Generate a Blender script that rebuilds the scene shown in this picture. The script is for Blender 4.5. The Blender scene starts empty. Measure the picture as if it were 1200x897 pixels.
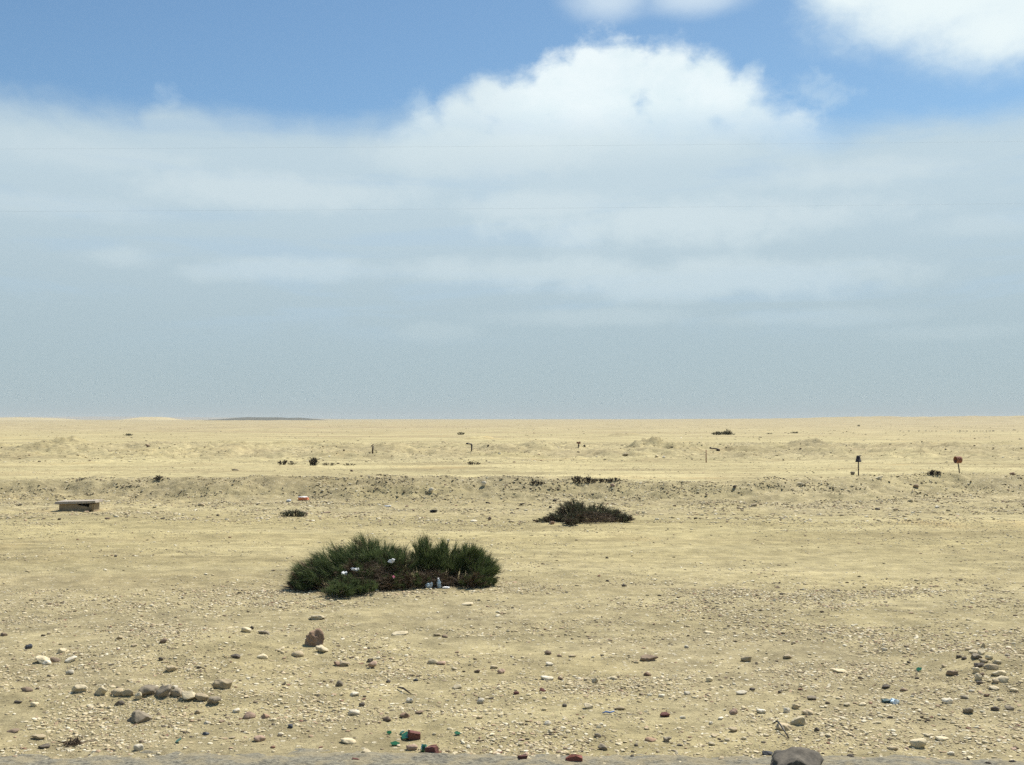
import bpy, bmesh, math, random
import numpy as np
from mathutils import Vector, Matrix

random.seed(7)
RNG = np.random.default_rng(7)
scene = bpy.context.scene
COL = scene.collection
R = math.radians

# ------------------------------------------------------------------ camera numbers
F = 1180.0                       # focal length in photograph pixels (1200 wide)
HZ = 491.0                       # row of the true horizon in the photograph
CAMZ = 2.5
PITCH = math.atan((HZ - 448.5) / F)

# ------------------------------------------------------------------ noise
def _hash(ix, iy, seed):
    n = (ix.astype(np.int64) * 374761393 + iy.astype(np.int64) * 668265263 + seed * 1274126177) & 0x7fffffff
    n = ((n ^ (n >> 13)) * 1274126177) & 0x7fffffff
    n = (n ^ (n >> 16)) & 0xffff
    return n / 65535.0

def vnoise(x, y, seed=0):
    x = np.asarray(x, dtype=float); y = np.asarray(y, dtype=float)
    x0 = np.floor(x); y0 = np.floor(y)
    fx = x - x0; fy = y - y0
    fx = fx * fx * fx * (fx * (fx * 6 - 15) + 10); fy = fy * fy * fy * (fy * (fy * 6 - 15) + 10)
    a = _hash(x0, y0, seed); b = _hash(x0 + 1, y0, seed)
    c = _hash(x0, y0 + 1, seed); d = _hash(x0 + 1, y0 + 1, seed)
    return (a + (b - a) * fx + (c - a) * fy + (a - b - c + d) * fx * fy) * 2 - 1

def fbm(x, y, seed=0, octv=4, gain=.5):
    s = 0; a = 1; t = 0
    for i in range(octv):
        s = s + a * vnoise(x * 2 ** i + 17.3 * i, y * 2 ** i - 9.1 * i, seed + i * 31)
        t += a; a *= gain
    return s / t

def sst(a, b, x):
    t = np.clip((x - a) / (b - a), 0, 1)
    return t * t * (3 - 2 * t)

# ------------------------------------------------------------------ terrain
# mounds:  photograph x, row of foot, height m, half width m, depth m
MOUNDS = [(34, 530, .62, 2.6, 4.0), (52, 528, .5, 1.6, 3.0), (70, 527, .4, 2.2, 4.0), (612, 531, .45, 2.6, 4.0), (640, 531, .42, 2.0, 4.0), (756, 531, .55, 1.6, 3.5), (772, 531, .5, 1.8, 3.0), (795, 530, .45, 2.6, 4.0),
          (733, 512, .7, 2.6, 5.0), (940, 527, .42, 1.8, 3.5), (958, 527, .45, 2.0, 3.5), (1035, 553, .25, 3.0, 1.6), (1075, 531, .4, 5, 4), (150, 543, .25, 4, 3), (110, 529, .35, 4, 4),
          (560, 516, .5, 3.0, 5), (860, 533, .35, 4.5, 4), (1100, 535, .35, 4.5, 4), (250, 533, .35, 5, 4), (300, 530, .3, 3, 4), (420, 538, .35, 4, 3), (200, 528, .35, 3, 4),
          (520, 534, .4, 5, 4), (330, 525, .4, 6, 5), (470, 531, .35, 3, 4), (690, 541, .22, 4, 2.5), (980, 534, .35, 4, 3), (1160, 532, .45, 5, 4), (1020, 529, .35, 3, 4), (890, 529, .35, 3, 4)]

TRACKS = ((17.2, .35, .45), (18.9, .35, .45), (21.4, .5, .6), (23.3, .5, .6), (15.6, .3, .3), (38.5, .6, .2), (41.0, .6, .2))

def HT(x, y):
    x = np.asarray(x, dtype=float); y = np.asarray(y, dtype=float)
    r = np.hypot(x, y)
    h = 0.05 * fbm(x / 7, y / 7, 1, 3) * sst(7, 12, y)
    h = h + (.012 * fbm(x / .55, y / .55, 2, 3) + .02 * fbm(x / 1.6, y / 1.3, 3, 3)) * sst(40, 20, y) * sst(6.6, 7.8, y)
    h = h + (.022 * fbm(x / .38, y / .38, 4, 3) * np.clip(.4 + fbm(x / 2.5, y / 2, 6, 2), 0, 1)) * sst(16, 12, y) * sst(6.9, 8, y)
    # low earthen hump with stones, left foreground
    h = h + .13 * np.exp(-(((x + 3.5) / 1.1) ** 2 + ((y - 11.2) / .8) ** 2)) + .07 * np.exp(-(((x + 3.0) / 1.2) ** 2 + ((y - 9.1) / .35) ** 2))
    h = h + .10 * np.exp(-(((x - 4.9) / .5) ** 2 + ((y - 10.2) / .7) ** 2))
    h = h + .03 * fbm(x / .35, y / .35, 5, 3) * np.exp(-(((x + 3.2) / 1.6) ** 2 + ((y - 10.3) / 1.6) ** 2))
    # wheel tracks parallel with the road
    for yc, w, d in TRACKS:
        d = d * .11
        yy = yc + .5 * vnoise(x / 9, x * 0 + yc, 8)
        h = h - d * np.exp(-((y - yy) / w) ** 2) * (.55 + .45 * vnoise(x / 4, x * 0, 9 + int(yc)))
    # the long bank of bulldozed earth
    yc = 33.6 + 1.1 * vnoise(x / 8, x * 0 + .3, 11) + .4 * vnoise(x / 2.3, x * 0 + .3, 12)
    hb = .49 + .10 * vnoise(x / 6, x * 0 + 5, 13) + .07 * vnoise(x / 1.9, x * 0 + 5, 14) + .04 * vnoise(x / .7, x * 0 + 5, 15)
    hb = hb + .10 * sst(8, 12, x)
    fw = 2.5 + .6 * vnoise(x / 3, x * 0 + 2, 16)
    prof = np.where(y < yc, sst(0, 1, (y - (yc - fw)) / fw), sst(1, 0, (y - yc) / 2.6))
    h = h + hb * prof
    rough = np.exp(-((y - yc + 1.3) / 1.7) ** 2)
    h = h + rough * (.16 * fbm(x / 1.6, y / 1.1, 18, 5, .66) + .20 * (.35 - np.abs(fbm(x / .9, y / .7, 19, 4, .65))))
    h = h + .09 * fbm(x / .6, y / .5, 20, 3, .6) * np.exp(-((y - 29.0) / 1.4) ** 2)
    # second broken belt
    b2 = sst(56, 66, y) * sst(112, 88, y)
    h = h + b2 * (.55 * np.abs(fbm(x / 5, y / 6, 22, 5, .65)) + .42 * fbm(x / 2.2, y / 2.5, 24, 5, .68))
    for (px, py, mh, mw, md) in MOUNDS:
        Y = CAMZ * F / (py - HZ); X = (px - 600) / F * Y; mh = mh * .62; mw = mw * 1.25
        q = ((x - X) / mw) ** 2 + ((y - Y - md * .5) / md) ** 2
        m = q < 9
        if np.any(m):
            h = h + np.where(m, mh * np.exp(-q * 1.4) * (1 + 1.3 * fbm(x / 1.6, y / 1.8, 26, 5, .68)), 0)
    # far plain
    h = h + sst(120, 260, r) * (.45 * fbm(x / 30, y / 45, 28, 4) + .25 * np.abs(fbm(x / 9, y / 14, 29, 3))) + sst(300, 800, r) * (1.2 * fbm(x / 120, y / 210, 30, 6, .6) + .2)
    h = h + sst(500, 1000, r) * sst(0.05, .45, x / np.maximum(r, 1)) * (4.2 + 2.2 * fbm(x / 45, y / 160, 33, 5, .6))
    h = h - sst(1400, 2600, r) * sst(-.1, -.3, x / np.maximum(r, 1)) * 2.0
    return h

def ray(px, py):
    """points where the photograph's pixels meet the terrain"""
    px = np.atleast_1d(np.asarray(px, float)); py = np.atleast_1d(np.asarray(py, float))
    a = (px - 600) / F; b = (448.5 - py) / F
    cp, sp = math.cos(PITCH), math.sin(PITCH)
    dx = a; dy = cp - b * sp; dz = sp + b * cp
    ts = 5.5 * (900 / 5.5) ** np.linspace(0, 1, 2600)
    out = np.zeros((len(px), 3))
    for s in range(0, len(px), 400):
        sl = slice(s, s + 400)
        X = dx[sl, None] * ts; Y = dy[sl, None] * ts; Z = CAMZ + dz[sl, None] * ts
        below = Z < HT(X, Y)
        k = np.argmax(below, axis=1); k = np.where(below.any(axis=1), k, len(ts) - 1)
        ii = np.arange(len(k))
        out[sl, 0] = X[ii, k]; out[sl, 1] = Y[ii, k]
    out[:, 2] = HT(out[:, 0], out[:, 1])
    return out

def proj(p):
    p = np.atleast_2d(p)
    cp, sp = math.cos(PITCH), math.sin(PITCH)
    z = p[:, 2] - CAMZ
    dep = p[:, 1] * cp + z * sp; up = -p[:, 1] * sp + z * cp
    dep = np.maximum(dep, .1)
    return 600 + F * p[:, 0] / dep, 448.5 - F * up / dep

def at(px, py):
    return Vector(ray(px, py)[0])

# ------------------------------------------------------------------ material helpers
class NT:
    def __init__(s, tree): s.t = tree
    def node(s, typ, **kw):
        n = s.t.nodes.new(typ)
        for k, v in kw.items(): setattr(n, k, v)
        return n
    def put(s, sock, v):
        if isinstance(v, X): s.t.links.new(v.s, sock)
        elif isinstance(v, bpy.types.NodeSocket): s.t.links.new(v, sock)
        else:
            if sock.type == 'RGBA' and len(v) == 3: v = (*v, 1.0)
            sock.default_value = v
    def math(s, op, a, b=0.0, c=0.0, clamp=False):
        n = s.node('ShaderNodeMath', operation=op, use_clamp=clamp)
        s.put(n.inputs[0], a); s.put(n.inputs[1], b); s.put(n.inputs[2], c)
        return X(s, n.outputs[0])
    def sst(s, a, b, x, lo=0.0, hi=1.0):
        n = s.node('ShaderNodeMapRange', interpolation_type='SMOOTHSTEP')
        s.put(n.inputs[0], x); s.put(n.inputs[1], a); s.put(n.inputs[2], b); s.put(n.inputs[3], lo); s.put(n.inputs[4], hi)
        return X(s, n.outputs[0])
    def vec(s, x, y, z):
        n = s.node('ShaderNodeCombineXYZ')
        for i, v in enumerate((x, y, z)): s.put(n.inputs[i], v)
        return X(s, n.outputs[0])
    def vscale(s, v, sc):
        n = s.node('ShaderNodeVectorMath', operation='MULTIPLY')
        s.put(n.inputs[0], v); n.inputs[1].default_value = sc
        return X(s, n.outputs[0])
    def noise(s, v, scale=1, detail=4, rough=.5, dist=0.0):
        n = s.node('ShaderNodeTexNoise')
        s.put(n.inputs['Vector'], v); n.inputs['Scale'].default_value = scale
        n.inputs['Detail'].default_value = detail; n.inputs['Roughness'].default_value = rough; n.inputs['Distortion'].default_value = dist
        return X(s, n.outputs[0])
    def vor(s, v, scale, out='Distance', feature='F1'):
        n = s.node('ShaderNodeTexVoronoi', feature=feature)
        s.put(n.inputs['Vector'], v); n.inputs['Scale'].default_value = scale
        return X(s, n.outputs[out])
    def mix(s, f, a, b, mode='MIX'):
        n = s.node('ShaderNodeMix', data_type='RGBA', blend_type=mode)
        s.put(n.inputs[0], f)
        for k, v in ((6, a), (7, b)):
            if isinstance(v, tuple): v = (*v, 1.0) if len(v) == 3 else v
            s.put(n.inputs[k], v)
        return X(s, n.outputs[2])
    def ramp(s, f, stops, const=False):
        n = s.node('ShaderNodeValToRGB')
        if const: n.color_ramp.interpolation = 'CONSTANT'
        el = n.color_ramp.elements
        while len(el) > 1: el.remove(el[-1])
        el[0].position = stops[0][0]; el[0].color = (*stops[0][1], 1)
        for p, c in stops[1:]:
            e = el.new(p); e.color = (*c, 1)
        s.put(n.inputs[0], f)
        return X(s, n.outputs[0])

class X:
    def __init__(s, nt, sock): s.nt = nt; s.s = sock
    def __add__(a, b): return a.nt.math('ADD', a, b)
    __radd__ = __add__
    def __mul__(a, b): return a.nt.math('MULTIPLY', a, b)
    __rmul__ = __mul__
    def __sub__(a, b): return a.nt.math('SUBTRACT', a, b)
    def __rsub__(a, b): return a.nt.math('SUBTRACT', b, a)
    def __truediv__(a, b): return a.nt.math('DIVIDE', a, b)
    def max(a, b): return a.nt.math('MAXIMUM', a, b)
    def min(a, b): return a.nt.math('MINIMUM', a, b)

def new_mat(name):
    m = bpy.data.materials.new(name); m.use_nodes = True
    nt = NT(m.node_tree)
    return m, nt, m.node_tree.nodes['Principled BSDF']

def stone_mat(name, ca, cb, rough=.9):
    m, nt, b = new_mat(name)
    tc = nt.node('ShaderNodeTexCoord').outputs['Object']
    oi = nt.node('ShaderNodeObjectInfo')
    n1 = nt.noise(tc, 14, 5, .65); n2 = nt.noise(tc, 70, 3, .6)
    c = nt.mix(nt.sst(.3, .7, n1), ca, cb)
    c = nt.mix(nt.sst(.45, .7, n2) * .35, c, tuple(v * 1.25 for v in cb))
    v = X(nt, oi.outputs['Random']) * .5 + .75
    hs = nt.node('ShaderNodeHueSaturation'); nt.put(hs.inputs['Color'], c); nt.put(hs.inputs['Value'], v)
    nt.put(b.inputs['Base Color'], hs.outputs[0]); b.inputs['Roughness'].default_value = rough
    bp = nt.node('ShaderNodeBump'); bp.inputs['Strength'].default_value = .6; bp.inputs['Distance'].default_value = .012
    nt.put(bp.inputs['Height'], n1 + n2 * .4); nt.put(b.inputs['Normal'], bp.outputs[0])
    return m

def plain_mat(name, ca, cb=None, scale=12, rough=.8, metal=0, bump=.3, dist=.01, spec=None):
    m, nt, b = new_mat(name)
    cb = cb or tuple(v * .6 for v in ca)
    tc = nt.node('ShaderNodeTexCoord').outputs['Object']
    n1 = nt.noise(tc, scale, 5, .65)
    nt.put(b.inputs['Base Color'], nt.mix(nt.sst(.35, .68, n1), ca, cb))
    b.inputs['Roughness'].default_value = rough; b.inputs['Metallic'].default_value = metal
    bp = nt.node('ShaderNodeBump'); bp.inputs['Strength'].default_value = bump; bp.inputs['Distance'].default_value = dist
    nt.put(bp.inputs['Height'], n1); nt.put(b.inputs['Normal'], bp.outputs[0])
    return m

MAT = {}
MAT['cream'] = stone_mat('pale_limestone', (.6, .515, .345), (.48, .395, .24))
MAT['white'] = stone_mat('white_chalk', (.68, .62, .48), (.58, .5, .36))
MAT['tan'] = stone_mat('tan_sandstone', (.47, .38, .24), (.37, .29, .17))
MAT['pinkish'] = stone_mat('pinkish_sandstone', (.45, .31, .22), (.36, .25, .17))
MAT['brown'] = stone_mat('brown_flint', (.27, .195, .125), (.17, .12, .078))
MAT['reddish'] = stone_mat('reddish_rock', (.34, .225, .14), (.24, .15, .095))
MAT['dark'] = stone_mat('dark_flint', (.08, .065, .05), (.15, .12, .085))
MAT['grey'] = stone_mat('grey_rock', (.32, .265, .18), (.22, .18, .125))
MAT['darkgrey'] = stone_mat('rough_grey_rock', (.19, .162, .12), (.075, .064, .048))
MAT['slate'] = stone_mat('blue_slate', (.05, .055, .062), (.085, .088, .095))
MAT['maroon'] = stone_mat('maroon_brick', (.15, .055, .04), (.11, .042, .034))
MAT['redbrick'] = stone_mat('red_brick', (.28, .085, .055), (.2, .07, .048))
MAT['rust'] = plain_mat('rusted_iron', (.3, .125, .072), (.15, .06, .04), 18, .85)
MAT['black'] = plain_mat('blackened_iron', (.028, .022, .026), (.045, .03, .028), 20, .7)
MAT['darkrust'] = plain_mat('dark_rusted_iron', (.06, .035, .025), (.035, .024, .02), 16, .85)
MAT['greypole'] = plain_mat('weathered_steel', (.1, .095, .075), (.07, .055, .04), 20, .7)
MAT['concrete'] = plain_mat('weathered_concrete', (.42, .36, .29), (.3, .25, .19), 6, .9)
MAT['concwall'] = plain_mat('stained_concrete', (.33, .25, .15), (.22, .165, .1), 5, .9)
MAT['orange'] = plain_mat('orange_card', (.75, .25, .11), (.6, .2, .1), 8, .6)
MAT['paper'] = plain_mat('white_paper', (.8, .8, .78), (.7, .7, .68), 8, .6)
MAT['pink'] = plain_mat('pink_plastic', (.6, .15, .25), None, 8, .5)
MAT['bluep'] = plain_mat('blue_plastic', (.06, .17, .42), (.04, .1, .28), 8, .5)
MAT['palebluep'] = plain_mat('pale_blue_plastic', (.4, .6, .75), (.7, .75, .75), 8, .5)
MAT['blackp'] = plain_mat('black_plastic', (.012, .012, .014), None, 8, .45)
MAT['wood'] = plain_mat('weathered_stick', (.08, .06, .04), (.05, .04, .03), 20, .9)

def glass_mat():
    m, nt, b = new_mat('green_glass')
    b.inputs['Base Color'].default_value = (.02, .13, .045, 1); b.inputs['Roughness'].default_value = .15
    b.inputs['Transmission Weight'].default_value = .35
    return m
MAT['glass'] = glass_mat()

def leaf_mat(name, ca, cb, trans=.25):
    m, nt, b = new_mat(name)
    g = nt.node('ShaderNodeNewGeometry')
    c = nt.mix(X(nt, g.outputs['Random Per Island']), ca, cb)
    nt.put(b.inputs['Base Color'], c); b.inputs['Roughness'].default_value = .7
    b.inputs['Specular IOR Level'].default_value = .2
    tr = nt.node('ShaderNodeBsdfTranslucent'); nt.put(tr.inputs[0], c)
    mx = nt.node('ShaderNodeMixShader'); mx.inputs[0].default_value = trans
    nt.put(mx.inputs[1], b.outputs[0]); nt.put(mx.inputs[2], tr.outputs[0])
    out = m.node_tree.nodes['Material Output']; m.node_tree.links.new(mx.outputs[0], out.inputs[0])
    return m
MAT['leaf_a'] = leaf_mat('dark_green_twigs', (.042, .072, .024), (.175, .215, .085))
MAT['leaf_b'] = leaf_mat('fresh_green_twigs', (.036, .06, .02), (.16, .195, .07))
MAT['leaf_c'] = leaf_mat('olive_brown_twigs', (.05, .056, .03), (.175, .17, .1))
MAT['leaf_d'] = leaf_mat('grey_brown_twigs', (.05, .042, .034), (.09, .075, .055))
MAT['leaf_e'] = leaf_mat('grey_green_twigs', (.085, .095, .06), (.15, .15, .09))
MAT['dry'] = leaf_mat('dead_brown_twigs', (.06, .042, .028), (.19, .135, .085), .1)
MAT['stem'] = plain_mat('woody_stem', (.075, .055, .04), (.05, .04, .03), 30, .9)

# ------------------------------------------------------------------ object helpers
def link(o, parent=None):
    COL.objects.link(o)
    if parent: o.parent = parent
    return o

def tag(o, label=None, cat=None, group=None, kind=None):
    if label: o['label'] = label
    if cat: o['category'] = cat
    if group: o['group'] = group
    if kind: o['kind'] = kind
    return o

def np_mesh(name, V, faces_flat, nper, smooth=True):
    """mesh from numpy arrays, all faces with nper corners (or a list of loop totals)"""
    me = bpy.data.meshes.new(name)
    V = np.asarray(V, dtype=np.float32); ff = np.asarray(faces_flat, dtype=np.int32).ravel()
    me.vertices.add(len(V)); me.vertices.foreach_set('co', V.ravel())
    nf = len(ff) // nper
    me.loops.add(len(ff)); me.loops.foreach_set('vertex_index', ff)
    me.polygons.add(nf)
    me.polygons.foreach_set('loop_start', np.arange(0, nf * nper, nper, dtype=np.int32))
    me.polygons.foreach_set('loop_total', np.full(nf, nper, dtype=np.int32))
    if smooth: me.polygons.foreach_set('use_smooth', np.ones(nf, dtype=bool))
    me.update(calc_edges=True)
    return me

def empty(name, loc, rz=0):
    o = bpy.data.objects.new(name, None); o.empty_display_size = .2
    o.location = loc; o.rotation_euler = (0, 0, rz)
    return link(o)

class MB:
    def __init__(s): s.bm = bmesh.new()
    def box(s, size, loc=(0, 0, 0), rot=(0, 0, 0), bevel=.0, mi=0):
        g = bmesh.ops.create_cube(s.bm, size=1)
        M = Matrix.LocRotScale(Vector(loc), __import__('mathutils').Euler(rot).to_quaternion(), Vector(size))
        bmesh.ops.transform(s.bm, matrix=M, verts=g['verts'])
        fs = {f for v in g['verts'] for f in v.link_faces}
        for f in fs: f.material_index = mi
        if bevel:
            es = {e for v in g['verts'] for e in v.link_edges}
            bmesh.ops.bevel(s.bm, geom=list(es), offset=bevel, segments=2, affect='EDGES', profile=.6)
        return s
    def tube(s, pts, rad, n=10, cap=True, mi=0):
        pts = [Vector(p) for p in pts]
        if not hasattr(rad, '__len__'): rad = [rad] * len(pts)
        rings = []
        for i, p in enumerate(pts):
            d = (pts[min(i + 1, len(pts) - 1)] - pts[max(i - 1, 0)])
            if d.length < 1e-6: d = pts[min(i + 2, len(pts) - 1)] - pts[max(i - 2, 0)]
            d.normalize()
            ref = Vector((0, 1, 0)) if abs(d.y) < .9 else Vector((1, 0, 0))
            u = d.cross(ref).normalized(); w = d.cross(u)
            rings.append([s.bm.verts.new(p + (u * math.cos(2 * math.pi * k / n) + w * math.sin(2 * math.pi * k / n)) * rad[i]) for k in range(n)])
        for a, b in zip(rings, rings[1:]):
            for k in range(n):
                f = s.bm.faces.new((a[k], a[(k + 1) % n], b[(k + 1) % n], b[k])); f.smooth = True; f.material_index = mi
        if cap:
            for rg in (rings[0], rings[-1]):
                f = s.bm.faces.new(rg); f.material_index = mi
        return s
    def jitter(s, a, sc=5, seed=3):
        for v in s.bm.verts:
            q = v.co * sc
            v.co += Vector((float(vnoise(q.x + q.z, q.y, seed)), float(vnoise(q.y - q.z, q.x, seed + 1)), float(vnoise(q.x, q.z + q.y, seed + 2)))) * a
        return s
    def build(s, name, mats, parent=None, loc=(0, 0, 0), rot=(0, 0, 0)):
        bmesh.ops.recalc_face_normals(s.bm, faces=s.bm.faces[:])
        me = bpy.data.meshes.new(name); s.bm.to_mesh(me); s.bm.free()
        for m in (mats if isinstance(mats, (list, tuple)) else [mats]): me.materials.append(m)
        o = bpy.data.objects.new(name, me); o.location = loc; o.rotation_euler = rot
        return link(o, parent)

# ------------------------------------------------------------------ ground sheet
def build_ground():
    fa = np.linspace(-36, 36, 660)
    sd = np.concatenate([np.linspace(-180, -75, 30)[:-1], np.linspace(-75, -36, 40)[:-1]])
    ang = np.radians(np.concatenate([sd, fa, -sd[::-1][:-1]]))
    rad = np.concatenate([[.5, 1.5, 3, 4.5, 5.5, 6.2], 6.6 * (40 / 6.6) ** np.linspace(0, 1, 470), 40 * (130 / 40) ** np.linspace(0, 1, 230)[1:],
                          130 * (7000 / 130) ** np.linspace(0, 1, 170)[1:]])
    A, Rr = np.meshgrid(ang, rad)
    x = Rr * np.sin(A); y = Rr * np.cos(A)
    z = HT(x, y)
    z = z - .06 * sst(6.9, 6.0, np.abs(y)) * (Rr < 60)          # bed under the road
    nr, na = x.shape
    V = np.stack([x, y, z], -1).reshape(-1, 3)
    i = np.arange(nr - 1)[:, None] * na; j = np.arange(na)[None, :]
    jn = (j + 1) % na
    Fq = np.stack([i + j, i + jn, i + na + jn, i + na + j], -1).reshape(-1, 4)[:, ::-1]
    V = np.vstack([V, [[0, 0, -.06]]])
    me = np_mesh('ground', V, Fq, 4)
    # gravel amount: 1 stony, 0 smooth sand
    xx, yy = V[:, 0], V[:, 1]
    g = .8 + .6 * fbm(xx / 2.5, yy / 2.2, 40, 4)
    g = g * sst(24, 10, yy) + sst(24, 28, yy) * sst(36, 33, yy) * (.62 + .5 * fbm(xx / 2, yy / 1.5, 41, 3))
    g = g + sst(56, 64, yy) * sst(112, 90, yy) * (.35 + .6 * fbm(xx / 5, yy / 6, 42, 4))
    at_ = me.attributes.new('gravel', 'FLOAT', 'POINT'); at_.data.foreach_set('value', np.clip(g, 0, 1).astype(np.float32))
    pl = sst(33.5, 37, yy) * (1 - .55 * sst(57, 66, yy) * sst(112, 90, yy) * sst(-.3, .3, fbm(xx / 6, yy / 7, 43, 3)))
    for tc_, w, k in TRACKS:
        pl = pl + k * np.exp(-((yy - tc_ - .5 * vnoise(xx / 9, xx * 0 + tc_, 8)) / (w * 1.3)) ** 2) * (.6 + .4 * vnoise(xx / 3, yy, 44)) * (yy > 0)
    at2 = me.attributes.new('pale', 'FLOAT', 'POINT'); at2.data.foreach_set('value', np.clip(pl, 0, 1).astype(np.float32))
    m, nt, b = new_mat('desert_ground')
    geo = nt.node('ShaderNodeNewGeometry'); P = X(nt, geo.outputs['Position'])
    att = nt.node('ShaderNodeAttribute', attribute_name='gravel'); G = X(nt, att.outputs['Fac'])
    pale = nt.node('ShaderNodeAttribute', attribute_name='pale'); PA = X(nt, pale.outputs['Fac'])
    sand = nt.mix(nt.noise(P, .09, 5, .6), (.32, .265, .127), (.385, .325, .16))
    sand = nt.mix(PA, sand, nt.mix(nt.noise(P, .06, 5, .6), (.375, .318, .158), (.45, .385, .205)))
    band = nt.noise(nt.vscale(P, (.05, .55, .3)), 1, 6, .62)
    sand = nt.mix(nt.sst(.45, .68, band) * .7, sand, (.455, .39, .21))
    sand = nt.mix(nt.sst(.5, .3, band) * .75, sand, (.28, .225, .11))
    far = nt.noise(nt.vscale(P, (.007, .03, .1)), 1, 8, .7)
    sand = nt.mix(nt.sst(.5, .34, far) * PA * .9, sand, (.295, .225, .13))
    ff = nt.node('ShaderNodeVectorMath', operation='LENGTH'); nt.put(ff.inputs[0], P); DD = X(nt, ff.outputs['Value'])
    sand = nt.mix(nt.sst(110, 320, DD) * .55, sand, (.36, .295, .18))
    blot = nt.noise(nt.vscale(P, (.16, .35, .2)), 1, 7, .7)
    sand = nt.mix(nt.sst(.52, .4, blot) * PA * .55, sand, (.285, .225, .115))
    ochre = nt.noise(nt.vscale(P, (.13, .13, .2)), 1, 4, .6)
    sand = nt.mix(nt.sst(.58, .74, ochre) * .6, sand, (.42, .3, .13))
    # crust and gravel grain
    n1 = nt.noise(P, 5.5, 6, .7); n2 = nt.noise(P, 38, 4, .7); n3 = nt.noise(P, 130, 3, .6); n0 = nt.noise(P, 1.1, 5, .65)
    grav = nt.mix(nt.sst(.35, .65, n1), (.268, .222, .127), (.37, .314, .182))
    grav = nt.mix(nt.sst(.4, .65, n0) * .5, grav, (.37, .308, .168))
    c = nt.mix(G * .9, sand, grav)
    c = nt.mix(nt.sst(.52, .72, n2) * .5, c, (.5, .43, .27))
    c = nt.mix(nt.sst(.46, .28, n2) * .6, c, (.15, .115, .07))
    c = nt.mix(nt.sst(.6, .75, n3) * .4, c, (.15, .12, .08))
    v1 = nt.vor(P, 16); vc = nt.node('ShaderNodeTexVoronoi'); nt.put(vc.inputs[0], P); vc.inputs['Scale'].default_value = 16
    rnd = nt.node('ShaderNodeSeparateColor'); nt.put(rnd.inputs[0], vc.outputs['Color'])
    r1 = X(nt, rnd.outputs[0]); r2 = X(nt, rnd.outputs[1])
    chip = nt.sst(.38, .3, v1 + r2 * .18) * nt.sst(.5, .54, r1) * (G * .6 + .25)
    c = nt.mix(chip, c, nt.ramp(r2, [(0, (.62, .55, .4)), (.55, (.42, .34, .22)), (.72, (.2, .15, .1)), (.88, (.09, .075, .06))], True))
    fr = nt.noise(nt.vscale(P, (.75, 1, 1)), 2.6, 10, .78); fr2 = nt.noise(nt.vscale(P, (.3, .8, 1)), .22, 9, .74)
    tone = nt.sst(.33, .67, fr, .73, 1.29) * nt.sst(.33, .67, fr2, .84, 1.17)
    c = nt.mix(1.0, c, nt.vec(tone, tone, tone), 'MULTIPLY')
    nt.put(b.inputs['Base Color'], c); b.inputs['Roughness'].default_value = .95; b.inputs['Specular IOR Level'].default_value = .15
    bp = nt.node('ShaderNodeBump'); bp.inputs['Strength'].default_value = .85; bp.inputs['Distance'].default_value = .035
    nt.put(bp.inputs['Height'], n1 * .8 + n2 * .35 + n3 * .12 + chip * .35 + fr * 1.6)
    nt.put(b.inputs['Normal'], bp.outputs[0])
    me.materials.append(m)
    o = link(bpy.data.objects.new('ground', me)); o['kind'] = 'structure'
    return o

def build_shoulder():
    # the crushed grey edge of the road, ragged outer side
    xs = np.concatenate([np.linspace(-40, -7, 60)[:-1], np.linspace(-7, 7, 700), np.linspace(7, 40, 60)[1:]]); ts = np.concatenate([np.linspace(0, .7, 8)[:-1], np.linspace(.7, 1, 40)])
    T, XX = np.meshgrid(ts, xs, indexing='ij')
    edge = 7.74 + .09 * fbm(xs / 1.7, xs * 0 + 3, 50, 3) + .035 * vnoise(xs / .22, xs * 0, 51) - .05 * sst(-1, 3.0, xs)
    YY = 5.6 + (edge - 5.6)[None, :] * T
    Z = HT(XX, YY) + .016 - .034 * sst(.86, 1, T) + .016 * fbm(XX / .16, YY / .07, 52, 3, .7) * sst(.2, .8, T) + .02 * fbm(XX / .9, YY / .3, 53, 2) * sst(.6, .9, T)
    V = np.stack([XX, YY, Z], -1).reshape(-1, 3)
    nr, nc = XX.shape
    i = np.arange(nr - 1)[:, None] * nc; j = np.arange(nc - 1)[None, :]
    Fq = np.stack([i + j, i + j + 1, i + nc + j + 1, i + nc + j], -1).reshape(-1, 4)
    me = np_mesh('road_shoulder', V, Fq, 4)
    m, nt, b = new_mat('grey_road_gravel')
    P = X(nt, nt.node('ShaderNodeNewGeometry').outputs['Position'])
    n2 = nt.noise(nt.vscale(P, (.5, 1, 1)), 55, 4, .7); n1 = nt.noise(P, 6, 4, .6)
    c = nt.mix(nt.sst(.35, .65, n2), (.1, .092, .07), (.29, .265, .19))
    c = nt.mix(nt.sst(.38, .62, n1) * .6, c, (.34, .28, .16))
    nt.put(b.inputs['Base Color'], c); b.inputs['Roughness'].default_value = .95
    bp = nt.node('ShaderNodeBump'); bp.inputs['Strength'].default_value = .9; bp.inputs['Distance'].default_value = .02
    nt.put(bp.inputs['Height'], n2); nt.put(b.inputs['Normal'], bp.outputs[0])
    me.materials.append(m)
    o = link(bpy.data.objects.new('road_shoulder', me)); o['kind'] = 'structure'
    # the asphalt itself, below the frame
    mb = MB(); mb.box((400, 8.4, .05), (0, 1.45, .012))
    a = mb.build('road', plain_mat('asphalt', (.06, .058, .055), (.045, .044, .042), 25, .9)); a['kind'] = 'structure'

# ------------------------------------------------------------------ stones
def ico(sub):
    bm = bmesh.new(); bmesh.ops.create_icosphere(bm, subdivisions=sub, radius=1)
    V = np.array([v.co[:] for v in bm.verts]); Fc = np.array([[v.index for v in f.verts] for f in bm.faces]); bm.free()
    return V, Fc
ICO = {s: ico(s) for s in (1, 2, 3, 4)}

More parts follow.
